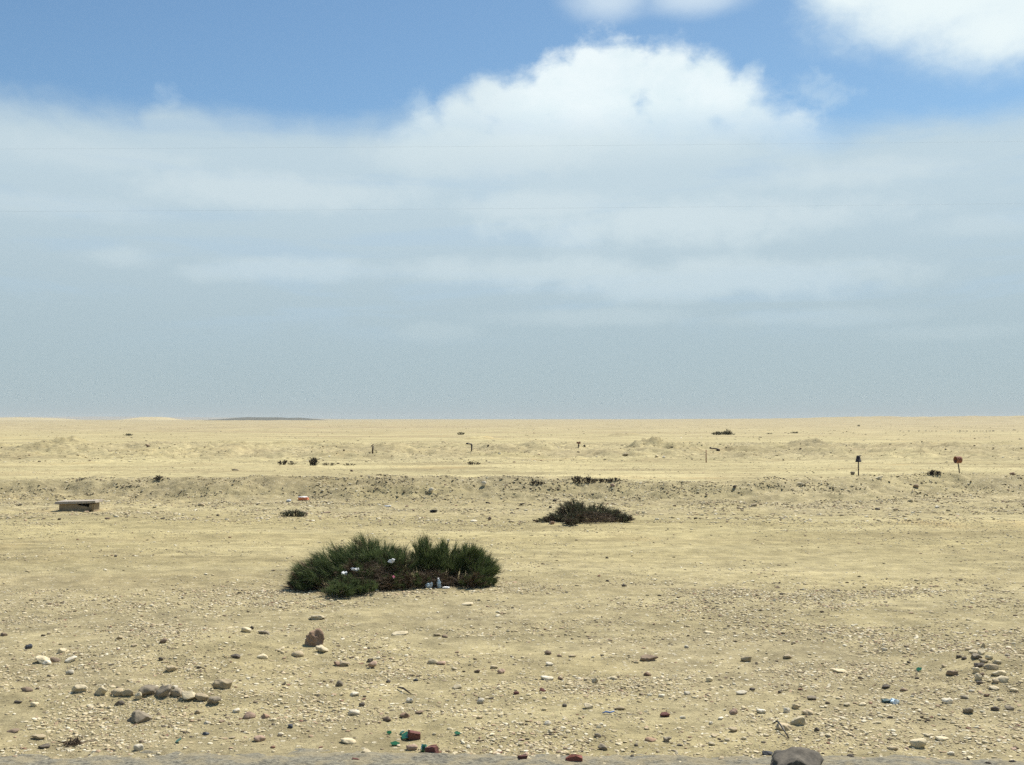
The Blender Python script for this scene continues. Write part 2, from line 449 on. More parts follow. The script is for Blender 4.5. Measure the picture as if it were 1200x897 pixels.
def stone_shape(sub, rng, facets=7, round_=.75, bump=.12):
    V, Fc = ICO[sub]; V = V.copy()
    for _ in range(facets):
        n = rng.normal(size=3); n /= np.linalg.norm(n); d = rng.uniform(round_ - .22, round_ + .12)
        k = V @ n - d
        V = V - np.clip(k, 0, None)[:, None] * n * .92
    s = int(rng.integers(1000))
    V = V * (1 + bump * fbm(V[:, 0] * 1.7 + V[:, 2] * 1.1, V[:, 1] * 1.7 - V[:, 2] * 1.2, s, 4))[:, None]
    V = V - (V.max(0) + V.min(0)) / 2
    V = V / ((V.max(0) - V.min(0)) / 2)
    return V, Fc

STONES = []      # dict(px,py,w,h(m),col,shape,X,Y,Z,name,label)
def add_stone(px, py, wpx, hpx, col, shape=None, label=None, name='stone', depth=None, tilt=None, facets=None, group=None):
    p = ray(px, py)[0]
    d = math.hypot(p[0], p[1])
    w = wpx / F * d
    sh = shape or ('flat' if hpx / wpx < .45 else 'rounded' if random.random() < .3 else 'angular')
    dep = depth or w * random.uniform(.6, .85)
    el = CAMZ / d
    h = max(hpx / F * d * .92 - el * dep * .55, .2 * w)
    STONES.append(dict(px=px, py=py, w=w, d=dep, h=h, col=col, shape=sh, p=p, name=name, label=label, wpx=wpx, tilt=tilt, facets=facets, group=group, manual=True))

# measured from the photograph: x, y of the foot, width, height, colour
M_ = [
 (370, 727, 19, 7, 'cream', 'flat'), (32, 761, 8, 7, 'slate', 'angular'), (139, 750, 9, 5, 'tan'), (190, 755, 10, 6, 'brown', 'angular'), (156, 759, 8, 4, 'tan'),
 (287, 742, 13, 8, 'cream', 'angular'), (294, 738, 6, 5, 'dark', 'angular'), (308, 744, 14, 6, 'grey', 'flat'), (275, 772, 12, 6, 'dark', 'angular'), (307, 773, 13, 7, 'cream', 'rounded'),
 (348, 771, 15, 8, 'tan', 'rounded'), (376, 766, 16, 9, 'cream', 'angular'), (396, 782, 13, 6, 'reddish', 'angular'), (47, 778, 19, 9, 'cream', 'flat'), (62, 777, 13, 6, 'brown', 'flat'),
 (81, 777, 13, 7, 'white', 'flat'), (54, 780, 9, 6, 'white', 'rounded'), (81, 791, 10, 6, 'white', 'flat'), (70, 766, 11, 7, 'cream', 'rounded'), (188, 775, 6, 5, 'dark', 'rounded'),
 (200, 788, 13, 8, 'tan', 'angular'), (258, 808, 20, 13, 'tan', 'rounded'), (91, 813, 20, 11, 'cream', 'rounded'), (29, 811, 14, 6, 'brown', 'flat'), (117, 816, 15, 12, 'cream', 'angular'),
 (135, 817, 13, 9, 'tan', 'rounded'), (148, 818, 13, 9, 'tan', 'flat'), (161, 821, 7, 9, 'cream', 'rounded'), (171, 817, 18, 11, 'grey', 'rounded'), (188, 819, 20, 13, 'grey', 'angular'),
 (206, 817, 12, 10, 'grey', 'rounded'), (218, 823, 18, 11, 'cream', 'angular'), (235, 822, 14, 8, 'tan', 'rounded'), (248, 828, 16, 10, 'grey', 'angular'), (139, 828, 9, 6, 'dark', 'rounded'),
 (160, 849, 28, 17, 'grey', 'angular'), (291, 843, 15, 10, 'pinkish', 'rounded'), (310, 843, 11, 8, 'reddish', 'angular'), (303, 870, 14, 9, 'pinkish', 'rounded'), (340, 854, 8, 6, 'slate', 'rounded'),
 (240, 862, 8, 5, 'slate', 'rounded'), (39, 829, 9, 6, 'cream', 'flat'), (20, 825, 9, 4, 'dark', 'flat'), (43, 868, 17, 7, 'tan', 'flat'), (50, 878, 12, 6, 'dark', 'flat'),
 (161, 881, 11, 9, 'white', 'rounded'), (276, 836, 9, 6, 'white', 'flat'), (231, 838, 7, 6, 'tan', 'rounded'), (12, 860, 14, 5, 'brown', 'flat'), (397, 805, 9, 9, 'grey', 'rounded'), (3, 746, 8, 5, 'brown', 'angular'),
 (547, 710, 15, 4, 'cream', 'flat'), (512, 746, 9, 4, 'tan', 'flat'), (521, 748, 8, 4, 'brown', 'flat'), (433, 777, 8, 6, 'dark', 'angular'), (436, 784, 11, 10, 'pinkish', 'angular'),
 (403, 782, 13, 7, 'tan', 'flat'), (508, 779, 13, 8, 'cream', 'rounded'), (517, 780, 10, 6, 'pinkish', 'rounded'), (415, 817, 11, 6, 'white', 'flat'), (414, 839, 15, 9, 'white', 'rounded'),
 (424, 829, 7, 6, 'dark', 'angular'), (455, 801, 6, 4, 'dark', 'angular'), (487, 799, 6, 4, 'slate', 'flat'), (453, 847, 11, 8, 'brown', 'angular'), (474, 842, 12, 8, 'reddish', 'rounded'),
 (492, 838, 10, 5, 'brown', 'angular'), (407, 873, 18, 9, 'cream', 'angular'), (482, 880, 15, 9, 'pinkish', 'rounded'), (428, 885, 13, 8, 'cream', 'angular'),
 (643, 768, 11, 6, 'brown', 'angular'), (656, 770, 6, 4, 'brown', 'angular'), (671, 771, 9, 4, 'tan', 'flat'), (644, 781, 10, 6, 'white', 'flat'), (587, 790, 10, 7, 'pinkish', 'angular'),
 (559, 789, 8, 5, 'brown', 'angular'), (579, 784, 9, 5, 'tan', 'rounded'), (641, 798, 16, 7, 'white', 'flat'), (657, 797, 9, 5, 'brown', 'flat'), (698, 801, 9, 8, 'cream', 'angular'), (718, 797, 13, 5, 'cream', 'flat'),
 (636, 811, 8, 6, 'maroon', 'angular'), (605, 815, 7, 5, 'maroon', 'rounded'), (762, 776, 21, 9, 'brown', 'angular'), (759, 793, 9, 6, 'reddish', 'rounded'), (563, 825, 10, 8, 'white', 'rounded'),
 (662, 829, 7, 5, 'dark', 'angular'), (690, 832, 12, 8, 'cream', 'angular'), (726, 833, 13, 6, 'tan', 'angular'), (780, 841, 13, 8, 'maroon', 'angular'), (642, 851, 8, 7, 'white', 'rounded'),
 (701, 865, 9, 7, 'grey', 'angular'), (707, 880, 11, 9, 'grey', 'angular'), (763, 870, 14, 7, 'reddish', 'angular'), (783, 871, 10, 8, 'grey', 'angular'), (741, 889, 5, 5, 'dark', 'rounded'), (746, 875, 5, 4, 'dark', 'rounded'),
 (776, 818, 9, 5, 'white', 'flat'), (532, 786, 8, 5, 'cream', 'rounded'), (480, 824, 10, 8, 'white', 'rounded'), (535, 808, 12, 7, 'cream', 'angular'), (562, 843, 8, 5, 'tan', 'flat'),
 (876, 776, 13, 8, 'tan', 'angular'), (924, 773, 12, 6, 'tan', 'angular'), (985, 789, 19, 5, 'cream', 'flat'), (1040, 808, 12, 6, 'dark', 'angular'), (1060, 811, 9, 5, 'brown', 'flat'),
 (1118, 793, 13, 8, 'brown', 'angular'), (1112, 826, 11, 9, 'white', 'angular'), (1137, 838, 12, 9, 'grey', 'angular'), (938, 851, 19, 13, 'cream', 'angular'), (919, 857, 19, 10, 'tan', 'rounded'),
 (923, 836, 8, 8, 'white', 'rounded'), (934, 832, 11, 9, 'tan', 'angular'), (948, 839, 13, 8, 'tan', 'angular'), (893, 837, 11, 6, 'white', 'flat'), (860, 838, 11, 8, 'pinkish', 'rounded'), (860, 859, 11, 7, 'tan', 'angular'),
 (1078, 878, 18, 13, 'cream', 'rounded'), (1107, 869, 16, 6, 'cream', 'flat'), (1115, 886, 8, 5, 'white', 'rounded'), (1188, 897, 8, 6, 'dark', 'rounded'), (1158, 897, 8, 5, 'dark', 'rounded'), (1048, 880, 13, 6, 'tan', 'flat'),
 (870, 815, 14, 6, 'white', 'flat'), (832, 800, 9, 7, 'cream', 'flat'), (952, 821, 11, 6, 'grey', 'flat'), (882, 810, 7, 5, 'dark', 'angular'), (914, 813, 5, 4, 'dark', 'angular'), (1131, 820, 9, 5, 'grey', 'flat'),
 (900, 886, 13, 6, 'slate', 'flat'), (806, 815, 8, 5, 'white', 'flat'), (805, 760, 6, 4, 'white', 'flat'), (832, 743, 12, 4, 'cream', 'flat'), (958, 858, 6, 5, 'dark', 'angular'),
 (1038, 763, 6, 4, 'white', 'flat'), (1012, 828, 9, 5, 'cream', 'rounded'), (994, 828, 9, 5, 'cream', 'flat'),
 # the heap at the right
 (1142, 767, 10, 6, 'cream', 'flat'), (1135, 763, 9, 5, 'tan', 'flat'), (1152, 768, 8, 8, 'cream', 'angular'), (1147, 773, 11, 7, 'grey', 'angular'), (1154, 778, 9, 7, 'tan', 'angular'), (1150, 783, 13, 6, 'dark', 'flat'),
 (1145, 790, 8, 8, 'cream', 'rounded'), (1151, 793, 6, 5, 'brown', 'angular'), (1148, 798, 8, 9, 'cream', 'angular'), (1149, 803, 8, 5, 'dark', 'angular'), (1164, 786, 14, 7, 'tan', 'flat'), (1160, 774, 9, 6, 'cream', 'angular'),
 (1172, 793, 16, 7, 'cream', 'angular'), (1177, 801, 14, 8, 'cream', 'flat'), (1168, 802, 8, 6, 'tan', 'angular'), (1153, 760, 5, 8, 'tan', 'angular'), (1170, 779, 9, 5, 'cream', 'flat'), (1125, 772, 7, 4, 'dark', 'angular'), (1131, 774, 6, 4, 'dark', 'flat'), (1158, 817, 7, 5, 'reddish', 'angular'), (1168, 810, 12, 5, 'cream', 'flat'), (1182, 770, 8, 4, 'grey', 'flat'),
 (1107, 783, 6, 5, 'tan', 'angular'), (1190, 812, 9, 5, 'cream', 'flat'), (1174, 822, 9, 5, 'tan', 'flat'), (1185, 833, 9, 6, 'grey', 'flat'), (1168, 834, 10, 6, 'dark', 'flat'), (1140, 812, 7, 4, 'white', 'flat'),
 # the bank
 (567, 571, 6, 6, 'white', 'rounded'), (505, 580, 6, 5, 'white', 'rounded'), (1032, 563, 9, 4, 'cream', 'angular'), (1074, 573, 6, 4, 'brown', 'flat'), (1187, 557, 6, 4, 'reddish', 'angular'), (733, 535, 7, 4, 'tan', 'angular'),
 (770, 536, 5, 3, 'cream', 'angular'), (778, 537, 4, 3, 'white', 'angular'), (275, 552, 9, 3, 'tan', 'angular'), (235, 594, 8, 4, 'tan', 'flat'), (172, 524, 5, 3, 'brown', 'angular'), (939, 568, 9, 4, 'cream', 'angular'), (1068, 589, 6, 4, 'cream', 'angular'),
 (1029, 598, 6, 3, 'dark', 'flat'), (1050, 598, 7, 3, 'tan', 'flat'), (1099, 596, 6, 3, 'white', 'flat'), (884, 594, 7, 4, 'tan', 'angular'), (861, 573, 4, 4, 'dark', 'angular'), (650, 588, 5, 3, 'dark', 'angular'), (612, 592, 7, 2, 'dark', 'flat'),
 (645, 596, 4, 3, 'dark', 'angular'), (718, 571, 6, 4, 'pinkish', 'rounded'), (647, 615, 7, 5, 'reddish', 'angular'), (678, 531, 3, 2, 'brown', 'angular'), (685, 524, 3, 3, 'dark', 'rounded'), (572, 524, 3, 3, 'dark', 'angular'),
 (100, 601, 6, 2, 'brown', 'flat'), (125, 609, 6, 3, 'brown', 'flat'), (68, 610, 5, 3, 'dark', 'angular'), (383, 602, 9, 2.5, 'brown', 'flat'), (396, 544, 4, 2, 'brown', 'flat'), (555, 612, 9, 3, 'white', 'flat'), (574, 610, 4, 5, 'brown', 'angular'), (1000, 557, 5, 5, 'grey', 'rounded'),
 (412, 553, 4, 3, 'brown', 'angular'), (135, 653, 4, 3, 'dark', 'angular'), (500, 641, 6, 3, 'grey', 'flat'), (732, 688, 6, 4, 'dark', 'flat')]
for t in M_:
    k = 1.14 if 130 < t[0] < 262 and 800 < t[1] < 830 else 1
    add_stone(t[0], t[1], t[2] * k, t[3] * k, *t[4:])
add_stone(367, 758, 25, 22, 'reddish', 'angular', 'large reddish brown boulder with a pale tan top, upright in left foreground', 'boulder', facets=9)
add_stone(939, 915, 68, 39, 'darkgrey', 'rounded', 'big rough grey rock at the road edge cut by the bottom of the photo', 'boulder', facets=5)
add_stone(468, 745, 20, 6, 'cream', 'flat', 'thin cream coloured stone slab lying flat in front of the green shrubs', 'stone_slab')

# ------------------------------------------------------------------ pebbles and generated stones
def scatter():
    out = []
    def band(n, y0, y1, s0, s1, mask, pw=2.0, wid=.66):
        k = 0; acc = []
        while k < n:
            m = n * 2
            Y = np.sqrt(RNG.random(m) * (y1 ** 2 - y0 ** 2) + y0 ** 2); Xx = (RNG.random(m) * 2 - 1) * wid * Y
            ok = RNG.random(m) < mask(Xx, Y)
            Xx, Y = Xx[ok], Y[ok]
            acc.append(np.stack([Xx, Y], 1)); k += len(Xx)
        P = np.vstack(acc)[:n]
        s = np.minimum(1.3 * s0 * (1 - RNG.random(n)) ** (-1 / pw), s1 * RNG.uniform(.6, 1, n))
        out.append(np.column_stack([P, s]))
    clus = lambda x, y, sc, sd: np.clip(.42 + 1.35 * fbm(x / sc, y / sc * 1.4, sd, 4, .65), .04, 1) ** 1.5
    smooth = lambda x, y: 1 - .8 * sst(14.5, 16.5, y) * sst(25.5, 23, y)
    band(34000, 6.7, 10.5, .0085, .055, lambda x, y: clus(x, y, 1.1, 60), 1.95)
    band(34000, 10.5, 15, .0105, .065, lambda x, y: clus(x, y, 1.4, 61), 2.0)
    band(15000, 15, 24.5, .014, .08, lambda x, y: clus(x, y, 2.2, 62) * smooth(x, y), 2.3)
    band(10000, 24.5, 30, .024, .13, lambda x, y: clus(x, y / .6, 1.4, 63), 2.1)
    band(17000, 29.5, 36, .026, .105, lambda x, y: clus(x, y, 1.2, 64) * (1 - .85 * sst(33.8, 35, y)), 2.1)
    band(4200, 36, 58, .03, .11, lambda x, y: clus(x, y, 3, 65), 2.4)
    band(13000, 57, 105, .045, .22, lambda x, y: clus(x, y, 4, 66), 2.2)
    band(4500, 105, 420, .1, .45, lambda x, y: clus(x, y, 15, 67), 2.2)
    # chips gathered in the patches the photograph shows
    for px, py, n, sx, sy, s0, s1 in ((55, 785, 900, 60, 18, .013, .065), (205, 765, 700, 45, 16, .012, .05), (200, 825, 700, 70, 14, .012, .06), (330, 785, 900, 60, 20, .012, .065), (430, 780, 420, 45, 16, .012, .06),
            (560, 800, 600, 90, 22, .011, .055), (500, 850, 320, 70, 18, .009, .045), (720, 800, 420, 70, 16, .012, .05), (860, 800, 520, 60, 22, .012, .06), (1000, 800, 620, 70, 22, .012, .06), (1160, 795, 420, 26, 22, .013, .06),
            (1150, 840, 420, 50, 20, .011, .05), (1090, 870, 320, 60, 14, .009, .04), (120, 860, 600, 90, 14, .009, .05), (330, 850, 300, 70, 16, .009, .045), (760, 735, 420, 160, 14, .014, .06), (250, 715, 300, 110, 14, .015, .06), (950, 725, 360, 120, 12, .014, .055)):
        qx, qy = RNG.normal(px, sx, n // 5 + 1), np.clip(RNG.normal(py, sy, n // 5 + 1), 690, 893)
        qd = CAMZ * F / (qy - HZ); q = np.stack([(qx - 600) / F * qd, qd], 1)
        k = RNG.integers(0, len(q), n)
        P = q[k, :2] + RNG.normal(0, .16, (n, 2)) * np.array([1.3, 1])
        out.append(np.column_stack([P, np.minimum(s0 * (1 - RNG.random(n)) ** (-1 / 1.9), s1 * RNG.uniform(.6, 1, n))]))
    return np.vstack(out)

def place_pebbles():
    S = scatter()
    d = np.hypot(S[:, 0], S[:, 1]); pxs = S[:, 2] * F / d
    u, v = proj(np.column_stack([S[:, 0], S[:, 1], HT(S[:, 0], S[:, 1])]))
    # keep the ground under the shrubs and measured stones free
    free = np.ones(len(S), bool)
    for st in STONES:
        free &= (np.abs(u - st['px']) > st['wpx'] * .75) | (np.abs(v - st['py']) > st['wpx'] * .6 + 2) | (pxs < 4)
    inview = (u > 4) & (u < 1196) & (v > 497) & (v < 893)
    order = np.argsort(-np.where(inview & free, pxs, 0))
    n_ind = 297 - len(STONES)
    ind = order[:max(n_ind, 0)]
    cols = ['cream'] * 44 + ['white'] * 14 + ['tan'] * 28 + ['pinkish'] * 5 + ['grey'] * 4 + ['brown'] * 5 + ['dark'] * 3 + ['reddish'] * 2
    for i in ind:
        x, y, s = S[i]
        p = np.array([x, y, float(HT(x, y))])
        fl = random.random()
        sh = 'flat' if fl < .5 else 'rounded' if fl < .57 else 'angular'
        STONES.append(dict(px=float(u[i]), py=float(v[i]), w=s, d=s * random.uniform(.6, .9), h=s * {'flat': .25, 'rounded': .45, 'angular': .42}[sh], col=random.choice(cols),
                           shape=sh, p=p, name='stone', label=None, wpx=float(pxs[i]), tilt=None, facets=None, group=None, manual=False))
    rest = np.ones(len(S), bool); rest[ind] = False
    rest &= free | (pxs < 4)
    S = S[rest]
    # one mesh of countless small stones
    lib2 = [stone_shape(2, RNG, 6, .75, .15)[0] for _ in range(10)]; F2 = ICO[2][1]
    lib1 = [stone_shape(1, RNG, 4, .8, .1)[0] for _ in range(10)]; F1 = ICO[1][1]
    d = np.hypot(S[:, 0], S[:, 1]); pxs = S[:, 2] * F / d
    Vs = []; Fs = []; off = 0
    zz = HT(S[:, 0], S[:, 1])
    for big in (True, False):
        sel = np.where((pxs > 3.2) == big)[0]
        if not len(sel): continue
        lib = np.array(lib2 if big else lib1); fc = F2 if big else F1
        n = len(sel); kinds = RNG.integers(0, len(lib), n)
        V = lib[kinds] * .5                                             # n,k,3
        sc = np.stack([S[sel, 2], S[sel, 2] * RNG.uniform(.55, .95, n), S[sel, 2] * (.16 + .4 * RNG.random(n) ** 2)], 1)
        V = V * sc[:, None, :]
        tl = RNG.normal(0, .16, n); c, s_ = np.cos(tl)[:, None], np.sin(tl)[:, None]
        x0, z0 = V[:, :, 0].copy(), V[:, :, 2].copy(); V[:, :, 0] = x0 * c - z0 * s_; V[:, :, 2] = x0 * s_ + z0 * c
        an = RNG.uniform(0, 6.283, n); c, s_ = np.cos(an)[:, None], np.sin(an)[:, None]
        x0, y0 = V[:, :, 0].copy(), V[:, :, 1].copy(); V[:, :, 0] = x0 * c - y0 * s_; V[:, :, 1] = x0 * s_ + y0 * c
        V[:, :, 0] += S[sel, 0][:, None]; V[:, :, 1] += S[sel, 1][:, None]; V[:, :, 2] += (zz[sel] + sc[:, 2] * .2)[:, None]
        k = V.shape[1]
        Fs.append((fc[None] + (np.arange(n) * k)[:, None, None] + off).reshape(-1, 3)); Vs.append(V.reshape(-1, 3)); off += n * k
    me = np_mesh('pebbles', np.vstack(Vs), np.vstack(Fs), 3, smooth=False)
    m, nt, b = new_mat('mixed_pebbles')
    g = nt.node('ShaderNodeNewGeometry')
    c = nt.ramp(X(nt, g.outputs['Random Per Island']), [(0, (.6, .51, .33)), (.26, (.7, .63, .46)), (.38, (.5, .41, .245)), (.56, (.44, .36, .215)), (.74, (.37, .295, .17)), (.82, (.4, .28, .18)), (.86, (.22, .17, .11)), (.92, (.14, .105, .07)), (.955, (.07, .058, .045)), (.985, (.2, .1, .07))], True)
    n = nt.noise(X(nt, g.outputs['Position']), 60, 3, .6)
    c = nt.mix(nt.sst(.4, .7, n) * .35, c, (.45, .37, .23))
    nt.put(b.inputs['Base Color'], c); b.inputs['Roughness'].default_value = .95; b.inputs['Specular IOR Level'].default_value = .2
    me.materials.append(m)
    o = link(bpy.data.objects.new('pebbles', me)); o['kind'] = 'stuff'
    tag(o, 'countless small mixed pebbles and stone chips strewn over the desert sand', 'pebbles')

SEED = {'boulder': 3}
def build_stones():
    for st in STONES:
        sub = 4 if st['wpx'] > 18 else 3 if st['wpx'] > 7 else 2
        fc = st['facets'] or {'flat': 8, 'rounded': 8, 'angular': 11}[st['shape']]
        V, Fc = stone_shape(sub, np.random.default_rng(int(st['px'] * 977 + st['py'] * 13) + SEED.get(st['name'], 0)), fc, {'flat': .7, 'rounded': .8, 'angular': .62}[st['shape']], {'flat': .3, 'rounded': .28, 'angular': .42}[st['shape']])
        if st['name'] == 'boulder':
            V = V * (1 + .13 * fbm(V[:, 0] * 3.6 + V[:, 2] * 2, V[:, 1] * 3.6 - V[:, 2] * 2, 77, 4, .6))[:, None]
        V = V * np.array([st['w'], st['d'], st['h'] * 1.2]) / 2
        me = np_mesh(st['name'], V, Fc, 3, smooth=(st['shape'] == 'rounded' and sub < 4))
        me.materials.append(MAT[st['col']])
        o = bpy.data.objects.new(st['name'], me)
        p = st['p']; yy = p[1] + st['d'] * (.45 if st['manual'] else 0)
        o.location = (p[0], yy, float(HT(p[0], yy)) + st['h'] * .31)
        o.rotation_euler = (random.gauss(0, .06), random.gauss(0, .1) if st['shape'] != 'angular' else random.gauss(0, .16), random.gauss(0, .25) if st['manual'] else random.uniform(0, 6.28))
        link(o); st['o'] = o

LAND = [('the reddish brown boulder', 367, 757), ('the two green shrubs', 440, 690), ('the broken green bottle', 492, 876), ('the bright red brick', 672, 893),
        ('the big grey rock', 940, 893), ('the concrete box', 88, 597), ('the dark shrub before the bank', 690, 612), ('the hooded marker post', 1005, 558),
        ('the drum marker post', 1122, 559), ('the orange and white litter', 356, 586), ('the thin cream slab', 468, 744), ('the blue plastic strip', 713, 838),
        ('the pale blue litter', 1047, 825), ('the small grey green shrub', 343, 606), ('the thin rusty stake', 828, 541), ('the long stubble shrub', 700, 566),
        ('the dry weed', 83, 874), ('the green glass shard', 1077, 787), ('the iron rod', 918, 866), ('the bent pipe', 552, 530), ('the far dark shrub', 848, 509), ('the leaning stub post', 436, 531),
        ('the white scrap', 454, 593)]
ORD = ['nearest', 'second', 'third', 'fourth', 'fifth', 'sixth', 'seventh', 'eighth', 'ninth', 'tenth', 'eleventh', 'twelfth', 'thirteenth', 'fourteenth', 'fifteenth']
CN = dict(cream='cream', white='whitish', tan='tan', pinkish='pinkish', brown='brown', reddish='reddish', dark='blackish', grey='grey', darkgrey='grey', slate='bluish', maroon='maroon')

def label_stones():
    groups = {}
    for st in STONES:
        tag(st['o'], None, 'boulder' if st['name'] == 'boulder' else 'slab' if st['name'] == 'stone_slab' else 'stone', 'stones on the desert floor')
        if st['label']:
            st['o']['label'] = st['label']; continue
        best = min(LAND, key=lambda l: math.hypot((st['px'] - l[1]), (st['py'] - l[2]) * 1.6))
        dx, dy = st['px'] - best[1], (st['py'] - best[2]) * 1.6
        rel = ('left of' if dx < 0 else 'right of') if abs(dx) > abs(dy) else ('in front of' if dy > 0 else 'behind')
        sz = 'large' if st['w'] > .16 else 'fist sized' if st['w'] > .075 else 'small'
        groups.setdefault((sz, st['col'], st['shape'], rel, best[0]), []).append((math.hypot(dx, dy), st))
    for (sz, c, sh, rel, lm), L in groups.items():
        L.sort(key=lambda t: t[0])
        for i, (_, st) in enumerate(L):
            pre = '' if len(L) == 1 else ORD[min(i, 14)] + ' '
            if len(L) > 1 and i: pre = ORD[min(i, 14)] + ' '
            st['o']['label'] = f"{pre}{sz} {CN[c]} {sh} stone {rel} {lm}"

# ------------------------------------------------------------------ shrubs
def blades(base, dirs, lens, width, bend=.25, seg=2):
    """thin tapering twigs: base n,3  dirs n,3 (unit)  -> verts, tris"""
    n = len(base)
    side = np.cross(dirs, RNG.normal(size=(n, 3))); side /= np.linalg.norm(side, axis=1)[:, None] + 1e-9
    bv = RNG.normal(size=(n, 3)) * bend; bv[:, 2] *= .6
    mid = base + (dirs + bv * .25) * lens[:, None] * .5
    tip = base + (dirs + bv * .8) * lens[:, None]
    w = (width * RNG.uniform(.7, 1.3, n))[:, None] if np.isscalar(width) else width[:, None]
    V = np.stack([base - side * w * .5, base + side * w * .5, mid - side * w * .45, mid + side * w * .45, tip], 1)
    F0 = np.array([[0, 1, 3], [0, 3, 2], [2, 3, 4]])
    Fc = (F0[None] + (np.arange(n) * 5)[:, None, None]).reshape(-1, 3)
    return V.reshape(-1, 3), Fc

class Shrub:
    def __init__(s): s.fV = []; s.fF = []; s.fo = 0; s.sV = []; s.sF = []; s.so = 0; s.dV = []; s.dF = []; s.do = 0
    def _add(s, which, V, Fc):
        a = getattr(s, which + 'V'); b = getattr(s, which + 'F'); o = getattr(s, which + 'o')
        a.append(V); b.append(Fc + o); setattr(s, which + 'o', o + len(V))
    def clump(s, c, rx, ry, h, n, lean=(0, 0), per=34, tw=.10, width=.006, spread=.75, dry=.08, up=.5, start=.25):
        """a fan of arching stems rising from around c, each set with fine twigs"""
        u = RNG.random(n) ** .5; th = RNG.uniform(0, 2 * math.pi, n)
        ex, ey = np.cos(th) * u, np.sin(th) * u
        b = np.stack([c[0] + ex * rx * .6, c[1] + ey * ry * .6, np.zeros(n)], 1)
        zt = h * np.sqrt(np.maximum(1 - .8 * u * u, .05)) * RNG.uniform(.62, 1.08, n)
        tip = np.stack([c[0] + ex * rx * RNG.uniform(.75, 1.1, n) + lean[0] * zt, c[1] + ey * ry * RNG.uniform(.75, 1.1, n) + lean[1] * zt, zt], 1)
        ctrl = (b + tip) / 2 + np.stack([ex * rx * -.05, ey * ry * -.05, zt * .22], 1) + RNG.normal(0, .03, (n, 3))
        gz = HT(b[:, 0] + s.off[0], b[:, 1] + s.off[1]) - s.off[2]; b[:, 2] += gz - .03; tip[:, 2] += gz * .6; ctrl[:, 2] += gz * .8
        L = np.linalg.norm(tip - b, axis=1)
        # stems
        ts = np.linspace(0, 1, 6)
        pts = (1 - ts)[None, :, None] ** 2 * b[:, None] + 2 * (ts * (1 - ts))[None, :, None] * ctrl[:, None] + (ts ** 2)[None, :, None] * tip[:, None]
        r = .0055 * (1 - ts * .75)
        ring = np.array([[1, 0, 0], [-.5, .87, 0], [-.5, -.87, 0]])
        V = (pts[:, :, None, :] + ring[None, None] * r[None, :, None, None]).reshape(n, 18, 3)
        f = []
        for i in range(5):
            for k in range(3):
                a, b2 = i * 3 + k, i * 3 + (k + 1) % 3
                f += [[a, b2, b2 + 3], [a, b2 + 3, a + 3]]
        Fc = (np.array(f)[None] + (np.arange(n) * 18)[:, None, None]).reshape(-1, 3)
        s._add('s', V.reshape(-1, 3), Fc)
        # twigs
        m = n * per; idx = np.repeat(np.arange(n), per)
        t = start + (1 - start) * RNG.random(m) ** .8
        P = ((1 - t) ** 2)[:, None] * b[idx] + (2 * t * (1 - t))[:, None] * ctrl[idx] + (t ** 2)[:, None] * tip[idx]
        T = 2 * (1 - t)[:, None] * (ctrl[idx] - b[idx]) + 2 * t[:, None] * (tip[idx] - ctrl[idx])
        T /= np.linalg.norm(T, axis=1)[:, None] + 1e-9
        D = T + RNG.normal(0, spread * .5, (m, 3)) + np.array([lean[0] * .4, lean[1] * .4, up * .5])
        D /= np.linalg.norm(D, axis=1)[:, None]
        ln = tw * RNG.uniform(.5, 1.35, m)
        isd = (RNG.random(n) < dry)[idx]
        for which, sel in (('f', ~isd), ('d', isd)):
            if sel.any():
                V, Fc = blades(P[sel], D[sel], ln[sel], width)
                s._add(which, V, Fc)
    def litter(s, c, rx, ry, h, n, width=.008, ln=.3):
        """tangled dead twigs low in the plant"""
        th = RNG.uniform(0, 6.283, n); u = RNG.random(n) ** .5
        b = np.stack([c[0] + np.cos(th) * u * rx, c[1] + np.sin(th) * u * ry, RNG.random(n) * h * (1 - .6 * u * u)], 1)
        b[:, 2] += HT(b[:, 0] + s.off[0], b[:, 1] + s.off[1]) - s.off[2]
        D = RNG.normal(size=(n, 3)); D[:, 2] = np.abs(D[:, 2]) * .35; D /= np.linalg.norm(D, axis=1)[:, None]
        V, Fc = blades(b, D, ln * RNG.uniform(.4, 1.2, n), width, .5)
        s._add('d', V, Fc)
    def build(s, label, loc, leaf, group='desert shrubs', cat='shrub', name='shrub'):
        root = empty(name, loc)
        tag(root, label, cat, group)
        for w, nm, mt in (('f', 'foliage', leaf), ('s', 'stems', MAT['stem']), ('d', 'dead_twigs', MAT['dry'])):
            if getattr(s, w + 'V'):
                me = np_mesh(nm, np.vstack(getattr(s, w + 'V')), np.vstack(getattr(s, w + 'F')), 3, smooth=False)
                me.materials.append(mt); link(bpy.data.objects.new(nm, me), root)
        return root

def shrub_at(px, py):
    s = Shrub(); p = at(px, py); s.off = (p.x, p.y, p.z); s.p = p; s.m = math.hypot(p.x, p.y) / F      # metres per pixel
    return s

